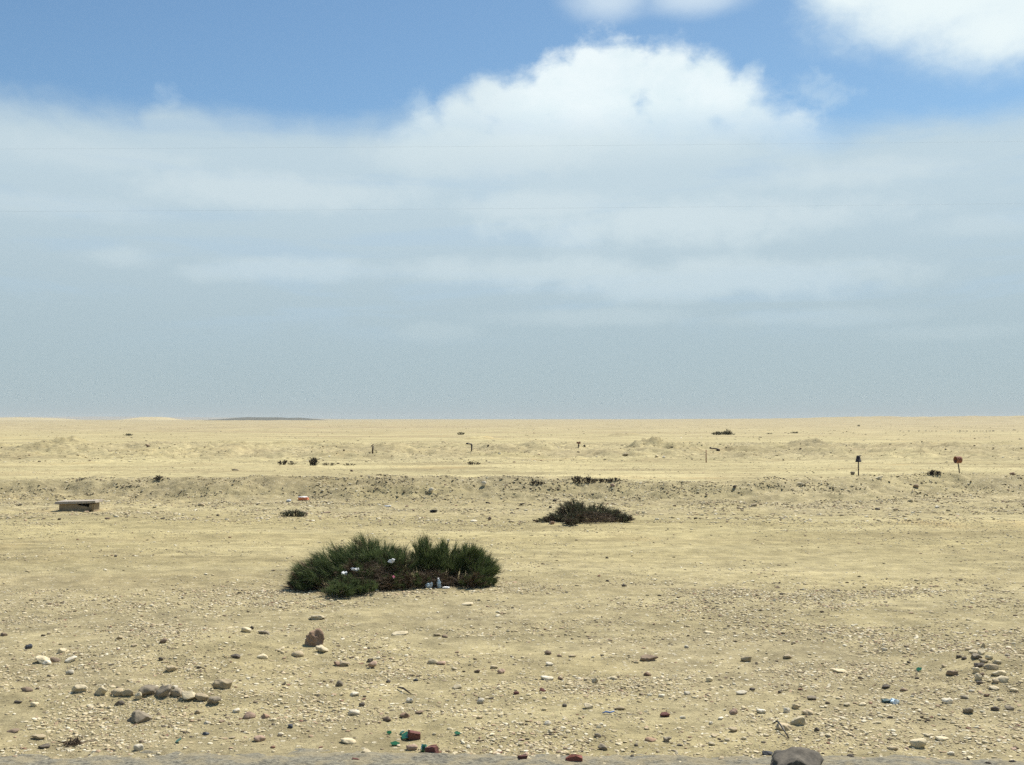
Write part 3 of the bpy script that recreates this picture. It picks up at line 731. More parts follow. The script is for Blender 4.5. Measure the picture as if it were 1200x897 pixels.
def build_shrubs():
    # ---- the big dark one
    s = shrub_at(412, 692); m = s.m
    Xp = lambda px: (px - 412) * m
    s.clump((Xp(432), .55), .50, .52, .67, 130, (-.22, 0), 80, .155, .0046, .72, .10, .25)
    s.clump((Xp(402), .45), .48, .45, .53, 105, (-.45, 0), 78, .155, .0046, .7, .10, .15)
    s.clump((Xp(378), .30), .40, .36, .35, 90, (-.7, 0), 70, .145, .0046, .66, .12, .1)
    s.clump((Xp(360), .14), .28, .22, .14, 60, (-.9, 0), 57, .08, .0046, .64, .14, .1)
    s.clump((Xp(456), .42), .30, .36, .54, 80, (.1, 0), 70, .145, .0046, .72, .35, .2)
    s.clump((Xp(422), .10), .40, .28, .40, 90, (-.2, -.3), 65, .085, .0046, .72, .45, .1)
    s.clump((Xp(415), -.28), .30, .28, .26, 80, (-.1, -.4), 62, .08, .0046, .7, .3, .1)
    s.clump((Xp(407), -.55), .26, .24, .17, 50, (.15, -.5), 57, .09, .0046, .7, .08, .15)
    s.clump((Xp(428), -.40), .26, .24, .2, 50, (.1, -.4), 52, .075, .0046, .7, .15, .15)
    s.clump((Xp(456), .05), .24, .22, .2, 50, (.1, -.3), 52, .075, .0046, .7, .5, .1)
    s.litter((Xp(432), .08), .42, .36, .4, 1700, .0046, .22)
    s.litter((Xp(405), -.2), .3, .3, .2, 400, .0046, .18)
    s.build('larger dome shaped dark green shrub with dead twigs and scraps of paper in it', s.p, MAT['leaf_a'])
    # ---- the brighter one to its right
    s = shrub_at(528, 688); m = s.m
    Xp = lambda px: (px - 528) * m
    s.clump((Xp(497), .55), .26, .34, .62, 80, (-.08, 0), 72, .155, .0046, .58, .08, .6)
    s.clump((Xp(520), .55), .36, .40, .55, 90, (.05, 0), 72, .155, .0046, .64, .10, .5)
    s.clump((Xp(546), .50), .32, .38, .54, 90, (.12, 0), 72, .155, .0046, .58, .10, .5)
    s.clump((Xp(559), .30), .26, .28, .33, 70, (.35, 0), 65, .145, .0046, .66, .18, .3)
    s.clump((Xp(567), .10), .15, .18, .13, 44, (.5, 0), 52, .08, .0046, .66, .25, .2)
    s.clump((Xp(552), -.05), .22, .16, .2, 50, (.3, -.3), 52, .075, .0046, .7, .5, .1)
    s.clump((Xp(486), -.05), .26, .18, .22, 60, (-.1, -.3), 52, .075, .0046, .7, .55, .1)
    s.clump((Xp(512), .1), .26, .12, .2, 50, (0, -.3), 52, .075, .0046, .7, .6, .1)
    s.litter((Xp(500), .08), .42, .24, .24, 1000, .0046, .18)
    s.litter((Xp(548), .1), .36, .2, .2, 420, .0046, .18)
    s.build('smaller upright fresher green shrub growing against right side of the dark one', s.p, MAT['leaf_b'])
    # ---- the olive one in front of the bank
    s = shrub_at(688, 612); m = s.m
    Xp = lambda px: (px - 688) * m
    s.clump((Xp(676), .40), .42, .4, .46, 95, (-.25, 0), 44, .115, .008, .95, .2, .1)
    s.clump((Xp(697), .35), .45, .4, .36, 80, (.15, 0), 44, .115, .008, .95, .2, .1)
    s.clump((Xp(716), .22), .34, .3, .25, 56, (.35, 0), 40, .115, .008, .95, .25, .1)
    s.clump((Xp(731), .05), .2, .2, .14, 36, (.5, 0), 36, .08, .008, .9, .35, .1)
    s.clump((Xp(674), -.15), .28, .22, .24, 60, (0, -.3), 40, .08, .008, .95, .45, .1)
    s.clump((Xp(668), -.5), .18, .16, .15, 36, (0, -.3), 36, .07, .007, .95, .4, .1)
    s.clump((Xp(657), .15), .28, .2, .2, 50, (-.7, 0), 34, .08, .008, .9, .2, .1)
    s.clump((Xp(640), .1), .28, .14, .08, 34, (-.8, 0), 30, .08, .007, 1.2, .5, .1)
    s.litter((Xp(692), -.05), .62, .3, .26, 1100, .007, .18)
    s.build('wide olive brown shrub sprawling on the sand before the stony bank', s.p, MAT['leaf_c'])
    # ---- smaller ones: px, py, list of (dx px, half width px, height px, n), leaf, label
    SM = [
     (343, 606, [(0, 13, 8, 60), (10, 8, 5, 26), (-10, 8, 5, 26)], 'leaf_e', 'small grey green shrub on the sand behind the two big shrubs'),
     (333, 545, [(-2, 6, 6, 30), (8, 7, 3, 20)], 'leaf_d', 'low dark tuft with a pointed left end beyond the bank, leftmost of its row'),
     (367, 546, [(0, 6, 9, 44)], 'leaf_d', 'tallest dark twiggy tuft beyond the bank, second from left in its row'),
     (384, 546, [(0, 9, 3.5, 24)], 'leaf_d', 'flat dark tuft beyond the bank, just right of the tallest tuft'),
     (409, 546, [(0, 8, 2.6, 22)], 'leaf_d', 'flattest dark tuft beyond the bank, right end of its row'),
     (554, 545, [(-3, 5, 4, 24), (4, 6, 3, 20)], 'leaf_d', 'low dark tuft on the sand straight below the bent pipe'),
     (690, 567, [(-12, 9, 8, 46), (2, 9, 6, 36), (17, 8, 4.5, 26), (31, 8, 4, 26), (-1, 4, 9, 14), (25, 4, 6, 12)], 'leaf_d', 'long low row of dark stubble growing along the crest of the bank'),
     (630, 569, [(-3, 6, 3.5, 22), (4, 5, 3.5, 18)], 'leaf_d', 'small dark tuft on the bank crest left of the long stubble row'),
     (1096, 559, [(0, 6, 5, 30), (-4, 5, 3, 14), (4, 4, 3, 12)], 'leaf_d', 'small dark tuft behind the bank left of the drum marker post'),
     (185, 564, [(0, 4, 5, 22)], 'leaf_d', 'tiny dry dark tuft on the bank right of the concrete box'),
     (848, 510, [(0, 11, 4, 70), (-7, 8, 4, 40), (5, 4, 7, 22), (9, 6, 2.5, 24)], 'leaf_c', 'large dark shrub far out on the plain above the fallen pipe'),
     (540, 510, [(0, 5, 3.4, 30)], 'leaf_e', 'thin grey shrub far out on the plain above the bent pipe'),
     (933, 508, [(0, 6, 2, 30)], 'leaf_c', 'very low dark shrub far out on the plain, right of the large far one'),
     (150, 511, [(0, 6, 2.6, 34)], 'leaf_e', 'small grey green shrub far out on the left of the plain'),
     (902, 509, [(0, 4, 1.5, 18)], 'leaf_c', 'flat sliver of dark shrub far out between two darker far shrubs'),
     (1007, 500, [(0, 3, 1.8, 16)], 'leaf_c', 'speck of dark shrub near the skyline above the hooded marker post'),
     (83, 875, [(0, 12, 3, 20)], 'dry', 'flat dead dark weed lying on the ground near the lower left corner')]
    for px, py, parts, lf, lb in SM:
        s = shrub_at(px, py); m = s.m
        wd = max(.006, m * .3)
        for dx, hw, hp, n in parts:
            s.clump((dx * m, hw * m * .4), hw * m, hw * m * .6, hp * m * .92, n, (0, 0), 22, max(.05, hp * m * .26), wd, .6, .1 if lf != 'dry' else 0, .6, .05)
        if lf == 'dry':
            s = shrub_at(px, py); s.litter((0, .05), 9 * m, 7 * m, 2.5 * m, 170, .006, .07); s.build(lb, s.p, MAT['wood'], 'dead weeds', 'weed', 'dry_weed')
        else: s.build(lb, s.p, MAT[lf])

# ------------------------------------------------------------------ markers, concrete, litter
def px_m(p): return math.hypot(p.x, p.y) / F

def behind(px, Y):
    X_ = (px - 600) / F * Y
    return Vector((X_, Y, float(HT(X_, Y))))

def build_markers():
    G = 'old boundary markers'
    # hooded post
    p = behind(1005, 41.0); m = px_m(p); p.z += 4.4 * m; r = empty('marker_post', p)
    tag(r, 'thin dark post capped with a black conical hood, right of centre behind the bank', 'marker post', G)
    MB().tube([(0, 0, -.35), (.0, 0, 10 * m), (.004, 0, 17 * m)], .65 * m, 10).build('pole', MAT['black'], r)
    b = MB(); z = 15.5 * m
    b.tube([(0, 0, z), (0, 0, z + .02), (0, 0, z + .03), (0, 0, z + 6.4 * m), (0, 0, z + 7.2 * m)], [3.4 * m, 3.4 * m, 3.0 * m, 1.95 * m, 1.5 * m], 18)
    b.build('hood', MAT['black'], r)
    # drum on a pole
    p = behind(1123.3, 41.0); m = px_m(p); p.z += 5.0 * m; r = empty('marker_post', p)
    tag(r, 'rusty red brown drum fixed on a thin grey pole, far right behind the bank', 'marker post', G)
    MB().tube([(.3 * m, 0, -.45), (-.5 * m, 0, 6 * m), (-1.6 * m, 0, 13.5 * m)], [.7 * m, .65 * m, .6 * m], 10).build('pole', MAT['greypole'], r)
    b = MB(); a = R(9); ax = Vector((math.cos(a), math.sin(a), 0)); c0 = Vector((-1.6 * m, 0, 17.2 * m)); R0 = 3.6 * m; Lh = 3.2 * m
    prof = [(-Lh, R0), (-Lh * .94, R0 * 1.04), (-Lh * .85, R0), (-.3 * Lh, R0 * .99), (-.25 * Lh, R0 * 1.03), (-.2 * Lh, R0 * .99), (.35 * Lh, R0 * .98), (.4 * Lh, R0 * 1.02), (.45 * Lh, R0 * .98), (.92 * Lh, R0), (Lh, R0 * .93), (Lh, .02)]
    b.tube([c0 + ax * q for q, _ in prof], [q for _, q in prof], 24, cap=False)
    prof = [(-Lh, R0), (-Lh, R0 * .9), (.8 * Lh, R0 * .88), (.8 * Lh, .02)]
    b.tube([c0 + ax * q for q, _ in prof], [q for _, q in prof], 24, cap=False)
    b.build('drum', MAT['rust'], r)
    # leaning stub with a tilted cap
    p = at(436.5, 532); m = px_m(p); r = empty('marker_post', p)
    tag(r, 'short thick dark stub post with a tilted cap, left of centre beyond the bank', 'marker post', G)
    MB().tube([(0, 0, -.2), (.2 * m, 0, 4 * m), (.6 * m, 0, 8.6 * m)], [.95 * m, .85 * m, .8 * m], 10).build('post', MAT['darkrust'], r)
    MB().box((3.4 * m, 1.6 * m, 1.0 * m), (-.3 * m, 0, 9.6 * m), (0, R(-38), 0), .01).build('cap', MAT['darkrust'], r)
    MB().box((3.2 * m, 2.2 * m, .8 * m), (-1.8 * m, -.02, .15 * m), (0, R(4), 0), .02).build('base_shadow', MAT['darkrust'], r)  # dark slab standing in for the stub's cast shadow, left of its base
    # bent pipe
    p = at(552.4, 530); m = px_m(p); b = MB()
    b.tube([(0, 0, -.2), (.1 * m, 0, 2 * m), (.4 * m, 0, 5.5 * m), (.45 * m, 0, 7.6 * m), (-.1 * m, 0, 8.6 * m), (-1.4 * m, 0, 8.9 * m), (-3.6 * m, 0, 9.2 * m), (-4.6 * m, 0, 9.5 * m), (-5.6 * m, 0, 9.4 * m), (-6.6 * m, 0, 8.9 * m)],
           [m * .72, m * .72, m * .9, m * .95, m * .85, m * .7, m * .75, m * 1.0, m * .9, m * .3], 10)
    tag(b.build('bent_pipe', MAT['black'], None, p), 'dark pipe standing upright with its top bent sideways to the left', 'pipe', G)
    # T shaped rusty marker
    p = at(678, 525); m = px_m(p); r = empty('marker_post', p)
    tag(r, 'short rusty marker shaped like a letter T, right of the bent pipe', 'marker post', G)
    MB().tube([(0, 0, -.2), (.1 * m, 0, 4.5 * m)], .7 * m, 10).build('post', MAT['darkrust'], r)
    b = MB(); b.box((2.3 * m, 1.4 * m, 2.1 * m), (-1.2 * m, 0, 5.3 * m), (0, R(6), 0), .02); b.box((2.3 * m, 1.35 * m, 2.3 * m), (1.25 * m, .004, 5.2 * m), (0, R(-7), 0), .02)
    b.build('crosspiece', MAT['rust'], r)
    MB().box((3.4 * m, 2 * m, .7 * m), (-.9 * m, -.02, .1 * m), (0, 0, 0), .02).build('base_shadow', MAT['darkrust'], r)  # flat dark box added as the marker's shadow on the ground
    # thin stake
    p = at(827.5, 542.5); m = px_m(p); b = MB()
    b.tube([(0, 0, -.2), (0, 0, 7 * m), (.05 * m, 0, 14.8 * m)], [.62 * m, .58 * m, .5 * m], 8)
    tag(b.build('stake', MAT['rust'], None, p), 'thin straight rusty stake standing alone in the middle distance', 'stake', G)
    # fallen pipe
    p = at(838, 529); m = px_m(p); r = empty('fallen_pipe', p)
    tag(r, 'fallen dark pipe with a thick brown end just right of the thin stake', 'pipe', G)
    MB().tube([(-6.3 * m, 0, 3.6 * m), (-5.2 * m, 0, 3.2 * m), (-4 * m, 0, 2.9 * m), (-1 * m, 0, 2.9 * m), (2 * m, 0, 2.2 * m), (3.5 * m, 0, 1.3 * m)], [1.1 * m, 1.2 * m, .7 * m, .75 * m, .85 * m, .9 * m], 10).build('shaft', MAT['black'], r)
    MB().tube([(1.6 * m, 0, 1.2 * m), (2.2 * m, 0, 1.1 * m), (4.8 * m, 0, .8 * m), (5.6 * m, 0, 1 * m)], [.8 * m, 1.4 * m, 1.5 * m, .6 * m], 12).build('thick_end', MAT['darkrust'], r)
    # far row of dark stones
    xs = [1055, 1065, 1077, 1085, 1089, 1092, 1097, 1115, 1122, 1125, 1129, 1133, 1142, 1145, 1149, 1152, 1156, 1160, 1164, 1175, 1187, 1189]
    k0 = None
    for i, x in enumerate(xs):
        p = at(x, 505.6 - (1.2 if x > 1180 else 0)); m = px_m(p)
        if k0 is None:
            b = MB(); b.box((2.4, 1.6, 1.0), (0, 0, .35), (0, 0, 0), .25); b.jitter(.12, 1.1)
            k0 = b.build('block', MAT['dark'], None)
            o = k0
        else:
            o = k0.copy(); link(o)
        s = m * random.uniform(.5, .9)
        o.location = p; o.scale = (s, s, s * random.uniform(.7, 1.1)); o.rotation_euler = (0, 0, random.uniform(-.4, .4))
        tag(o, 'dark speck of a block in the broken row far off below the right skyline', 'block', 'far row of dark blocks')

def build_concrete():
    p = at(87, 599); p.z -= .07; m = px_m(p); r = empty('concrete_box', p)
    tag(r, 'half buried broken concrete box with a flat lid at the foot of the bank, left', 'concrete box')
    b = MB(); b.box((42 * m, .62, 2.7 * m), (.2 * m, .30, 11.6 * m), (0, R(-1.6), R(3)), .012); b.jitter(.02, 5)
    b.build('lid', MAT['concrete'], r)
    # front wall with a ragged lower edge and a gap under the lid at its right
    bm = bmesh.new()
    out = [(-17.5, -1), (-17.0, 9.9), (2, 9.8), (3, 8.6), (9, 7.6), (15.0, 6.4), (15.2, 9.6), (18.5, 9.6), (17.8, 5), (15, 2.6), (8, -.5), (2, -2), (-6, -1.2)]
    vf = [bm.verts.new((x * m, .05, z * m)) for x, z in out]; vb = [bm.verts.new((x * m, .13, z * m)) for x, z in out]
    bm.faces.new(vf); bm.faces.new(vb[::-1])
    for i in range(len(out)):
        j = (i + 1) % len(out); bm.faces.new((vf[i], vb[i], vb[j], vf[j]))
    w = MB(); w.bm.free(); w.bm = bm
    w.build('front_wall', MAT['concwall'], r)
    w = MB(); w.box((.07, .48, 11.5 * m), (-16.3 * m, .375, 3.9 * m), (0, 0, R(-3)), .008); w.build('side_wall', MAT['concwall'], r)
    w = MB(); w.box((.07, .48, 11.5 * m), (16.6 * m, .375, 3.9 * m), (0, 0, R(4)), .008); w.build('side_wall', MAT['concwall'], r)
    w = MB(); w.box((31 * m, .07, 11 * m), (0, .585, 3.9 * m), (0, 0, 0), .008); w.build('back_wall', MAT['concwall'], r)

def crumple(name, size, mats, loc, label, cat, seed, amp=.25, orange=False, rot=(0, 0, 0), group='scraps of litter'):
    """a crushed bag or sheet: a puffed box, dented by noise"""
    bm = bmesh.new(); bmesh.ops.create_icosphere(bm, subdivisions=3 if orange else 2, radius=.5)
    for v in bm.verts:
        c = v.co.copy(); q = c * 3.2
        k = 1 + amp * float(fbm(q.x + q.z, q.y - .6 * q.z, seed, 3, .7)) * 1.6
        c = Vector((max(-.42, min(.42, c.x)), max(-.42, min(.42, c.y)), max(-.36, min(.36, c.z)))) * k
        v.co = Vector((c.x * size[0], c.y * size[1], c.z * size[2])) * 1.15
    jr = random.Random(seed)
    if not orange:
        for v in bm.verts:
            v.co = Vector((v.co.x * jr.uniform(.72, 1.25), v.co.y * jr.uniform(.72, 1.25), v.co.z * jr.uniform(.55, 1.3)))
    for f in bm.faces:
        f.smooth = False
        if orange: f.material_index = 1 if (f.normal.z < .45 and f.calc_center_median().z < size[2] * .28) else 0
    w = MB(); w.bm.free(); w.bm = bm
    o = w.build(name, mats, None, loc, rot)
    return tag(o, label, cat, group)

def lift(p, dz): return Vector((p.x, p.y, p.z + dz))

def build_litter():
    p = at(355, 587); m = px_m(p)
    crumple('crushed_carton', (23 * m / 2 * 1.0, .2, 5.6 * m), [MAT['paper'], MAT['orange']], lift(p, 2.2 * m), 'crushed white and orange carton lying on the stony bank', 'carton', 5, .2, True)
    p = at(338.5, 588); m = px_m(p)
    crumple('paper_scrap', (5.5 * m, .09, 3 * m), [MAT['paper']], lift(p, .9 * m), 'small white scrap on the bank left of the orange carton', 'litter', 6)
    p = at(454, 594); m = px_m(p)
    crumple('paper_scrap', (9 * m, .1, 2 * m), [MAT['paper']], lift(p, .6 * m), 'flat white scrap at the foot of the bank above the big shrubs', 'litter', 7)
    p = at(507, 601); m = px_m(p)
    crumple('plastic_bag', (7.5 * m, .12, 4 * m), [MAT['blackp']], lift(p, 1.2 * m), 'black crumpled plastic bag at the foot of the bank', 'bag', 8, .35)
    # in and before the two big shrubs
    def inbush(name, px, py, Y, w, h, mat, label, cat, seed):
        mm = Y / F
        x = (px - 600) * mm; z = CAMZ + (HZ - py) * mm
        crumple(name, (w * mm * .8, .07, h * mm * .62), [MAT[mat]], (x, Y, z), label, cat, seed, .6)
    Yb = float(ray(412, 692)[0][1])
    inbush('paper_scrap', 405, 671, Yb - .25, 7, 8, 'paper', 'crumpled white paper in the dark green shrub, lower left of two', 'litter', 9)
    inbush('paper_scrap', 415.5, 666.5, Yb - .1, 10, 6.5, 'paper', 'torn white paper with a fold in the dark green shrub, upper right of two', 'litter', 10)
    inbush('paper_scrap', 460, 656, Yb + .12, 9, 8, 'paper', 'white scrap caught in twigs high between the two green shrubs', 'litter', 11)
    inbush('plastic_scrap', 462, 675, Yb - .12, 3.5, 5, 'pink', 'small pink plastic scrap caught between the two green shrubs', 'litter', 12)
    p = at(440.5, 692.5); m = px_m(p)
    crumple('plastic_scrap', (5 * m, .05, 2.5 * m), [MAT['palebluep']], lift(p, .6 * m), 'tiny pale scrap on the sand in front of dark green shrub', 'litter', 13)
    p = at(503, 689.5); m = px_m(p)
    crumple('plastic_bag', (7 * m, .1, 7.5 * m), [MAT['palebluep']], lift(p, 3 * m), 'crumpled pale plastic bag at the foot of the fresher green shrub', 'bag', 14, .3)
    # white plastic bottle standing aslant
    p = at(515, 689.5); m = px_m(p); r = empty('plastic_bottle', p); r.rotation_euler = (R(8), R(-9), .3)
    tag(r, 'whitish plastic bottle leaning at the foot of the fresher green shrub', 'bottle', 'scraps of litter')
    MB().tube([(0, 0, 0), (0, 0, .012), (0, 0, 7 * m), (0, 0, 9 * m), (0, 0, 10.5 * m)], [2.1 * m, 2.4 * m, 2.4 * m, 1.3 * m, .9 * m], 14).build('bottle_body', MAT['palebluep'], r)
    MB().tube([(0, 0, 10.5 * m), (0, 0, 11.8 * m)], [1.05 * m, 1.05 * m], 12).build('cap', MAT['paper'], r)
    p = at(523, 690); m = px_m(p)
    crumple('paper_scrap', (9 * m, .07, 2.6 * m), [MAT['paper']], lift(p, .7 * m), 'flat white scrap on the sand right of the leaning plastic bottle', 'litter', 15)

    # bricks by the road
    def brick(px, py, wpx, hpx, mat, rz, ry, label, k=.62):
        p = at(px, py); m = px_m(p); w = wpx * m
        b = MB(); b.box((w, w * k, hpx * m * .85), (0, w * k * .4, hpx * m * .36), (R(-4), R(ry), R(rz)), w * .035)
        bmesh.ops.subdivide_edges(b.bm, edges=b.bm.edges[:], cuts=2); b.jitter(w * .13, 22 / w * .1, int(px))
        tag(b.build('brick', MAT[mat], None, p), label, 'brick', 'broken bricks by the road')
    brick(485, 868, 14, 11, 'maroon', 12, 8, 'broken maroon brick lying behind the green bottle')
    brick(506, 886, 13, 11, 'maroon', -25, -6, 'broken maroon brick just right of the green bottle')
    brick(612, 893.5, 10, 8.5, 'maroon', 20, 5, 'small maroon brick piece at road edge, left of the bright red brick')
    brick(673, 896, 18, 10, 'redbrick', -8, -8, 'bright red half brick at the road edge below centre')
    brick(418, 895, 10, 5, 'maroon', 5, 2, 'flat dull maroon brick bit at road edge left of the green bottle')

    # green glass: broken bottle and shards
    p = at(495.5, 881.5); m = px_m(p); r = empty('broken_bottle', p); r.rotation_euler = (0, R(14), .4)
    tag(r, 'broken green glass bottle stump standing between maroon bricks', 'bottle', 'green glass')
    b = MB(); b.tube([(0, 0, .0), (0, 0, 1 * m), (0, 0, 8.4 * m), (0, 0, 8.4 * m), (0, 0, 2 * m)], [3.0 * m, 3.4 * m, 3.4 * m, 3.0 * m, 2.9 * m], 16)
    for v in b.bm.verts:
        if v.co.z > 8 * m: v.co.z += float(vnoise(v.co.x * 60, v.co.y * 60, 4)) * 1.6 * m
    b.build('bottle_body', MAT['glass'], r)
    def shard(px, py, w, h, label, rz):
        p = at(px, py); m = px_m(p); bm = bmesh.new()
        o2 = [(-.5, -.2), (-.1, -.5), (.5, -.15), (.3, .45), (-.25, .4)]
        a = [bm.verts.new((x * w * m, y * w * m * 1.4, h * m * (.5 + x * .8))) for x, y in o2]; c = [bm.verts.new((x * w * m, y * w * m * 1.4, h * m * (.5 + x * .8) + .004)) for x, y in o2]
        bm.faces.new(a[::-1]); bm.faces.new(c)
        for i in range(5): bm.faces.new((a[i], a[(i + 1) % 5], c[(i + 1) % 5], c[i]))
        wv = MB(); wv.bm.free(); wv.bm = bm
        tag(wv.build('glass_shard', MAT['glass'], None, lift(p, .004), (0, 0, rz)), label, 'glass shard', 'green glass')
    shard(476, 866, 13, 6, 'largest green glass shard beside the upper maroon brick', .5)
    shard(456, 861, 5, 3, 'small green glass shard left of the maroon bricks, farthest left of them', 1.2)
    shard(463, 874, 8, 3, 'flat green glass shard left of the green bottle near the road', 2.0)
    shard(471, 861, 6, 3, 'green glass sliver just left of the largest green shard', .2)
    shard(536, 862, 6, 3, 'lone green glass sliver on the gravel right of the maroon bricks', 2.5)
    shard(209, 871, 7, 4, 'bright green glass shard alone in the lower left foreground', .3)
    shard(1077, 787, 6, 3.5, 'green glass shard alone left of the stone heap, far right', .3)
    # blue things
    p = at(713, 838); m = px_m(p); b = MB()
    b.tube([(-7 * m, 0, .012), (-3 * m, .01, .02), (2 * m, 0, .016), (7 * m, .02, .022)], [.5 * m, .9 * m, 1.0 * m, .5 * m], 8)
    b.tube([(7 * m, .02, .02), (11 * m, -.04, .012), (17 * m, -.02, .012), (26 * m, -.06, .014), (33 * m, -.05, .01)], .28 * m, 6, mi=1)
    tag(b.build('plastic_strip', [MAT['bluep'], MAT['blackp']], None, p), 'blue plastic strip with a thin dark cord trailing to the right', 'litter', 'scraps of litter')
    p = at(1048, 825); m = px_m(p)
    crumple('plastic_scrap', (11 * m, .07, 7 * m), [MAT['palebluep']], lift(p, 2 * m), 'crumpled pale blue plastic scrap in the right foreground', 'litter', 16, .35)
    p = at(1038, 824); m = px_m(p)
    crumple('plastic_scrap', (9 * m, .06, 5 * m), [plain_mat('dark_green_plastic', (.05, .1, .09), None, 8, .5)], lift(p, 1.5 * m), 'dark green plastic scrap left of the pale blue one', 'litter', 17, .3)
    # sticks
    a = at(911, 854); c = at(924.5, 867); m = px_m(a); b = MB()
    b.tube([lift(a, .06), lift(a * .66 + c * .34, .05), lift(c, .01)], [1.0 * m, .8 * m, .7 * m], 8)
    b.tube([lift(a, .06) + Vector((-5 * m, .02, -.03)), lift(a, .062)], [.5 * m, .9 * m], 8)
    tag(b.build('iron_rod', MAT['blackp']), 'short dark iron rod leaning against a tan stone near the big grey rock', 'rod')
    a = at(466, 808); c = at(481, 815); m = px_m(a); b = MB()
    b.tube([lift(a, .02), lift((a + c) / 2, .03), lift(c, .012)], [.7 * m, 1.2 * m, .6 * m], 8)
    tag(b.build('stick', MAT['wood']), 'short thick brown stick on the gravel between the shrubs and the bricks', 'stick')

def build_cables():
    for k, (za, zb, lab) in enumerate(((172.5, 163.5, 'upper of two thin overhead wires crossing the sky'), (247, 237.5, 'lower of two thin overhead wires crossing the sky'))):
        Y = 30.0; mm = Y / F
        pts = []
        for i in range(41):
            t = i / 40; x = -60 + 120 * t
            px = 600 + x / mm; py = za + (zb - za) * (px / 1200)
            pts.append((x, Y, CAMZ + (HZ - py) * mm - .35 * math.sin(math.pi * t) + .33))
        b = MB(); b.tube(pts, .0008, 6)
        tag(b.build('overhead_wire', MAT['blackp']), lab, 'wire', 'overhead wires')

# ------------------------------------------------------------------ far hills
def build_hills():
    def hill(name, px0, px1, dist, hpx, mat, seed, depth=.35, sharp=1.0):
        n = 90; kk = 26
        u = np.linspace(0, 1, n); v = np.linspace(0, 1, kk)
        U, Vv = np.meshgrid(u, v)
        Xx = ((px0 + (px1 - px0) * U) - 600) / F * dist * (1 + depth * Vv * .5); Yy = dist * (1 + depth * Vv)
        env = np.clip(np.sin(math.pi * U), 0, 1) ** sharp * np.sin(math.pi * np.clip(Vv, 0, 1)) ** .8
        zz = -6 + (hpx / F * dist + 6 + CAMZ) * env * (1 + .18 * fbm(U * 7, Vv * 3, seed, 4))
        V = np.stack([Xx, Yy, zz], -1).reshape(-1, 3)
        i = np.arange(kk - 1)[:, None] * n; j = np.arange(n - 1)[None, :]
        Fq = np.stack([i + j, i + j + 1, i + n + j + 1, i + n + j], -1).reshape(-1, 4)
        me = np_mesh(name, V, Fq, 4); me.materials.append(mat)
        o = link(bpy.data.objects.new(name, me)); o['kind'] = 'structure'
    sandm = plain_mat('dune_sand', (.48, .39, .2), (.4, .32, .17), .02, .95, 0, 0)
    darkm = plain_mat('dark_desert_rock', (.075, .075, .058), (.11, .105, .08), .02, .95, 0, 0)
    farm = plain_mat('far_range', (.3, .26, .2), (.34, .3, .23), .005, .95, 0, 0)
    hill('sand_hill', 92, 205, 1500, 3.0, sandm, 3, .3, 1.1)
    hill('dark_hill', 178, 408, 1150, 2.1, darkm, 5, .3, .8)
    hill('low_hill', -120, 90, 1700, 1.8, sandm, 7, .3, .8)
    hill('far_range', -300, 420, 5200, 2.6, farm, 9, .25, .5)

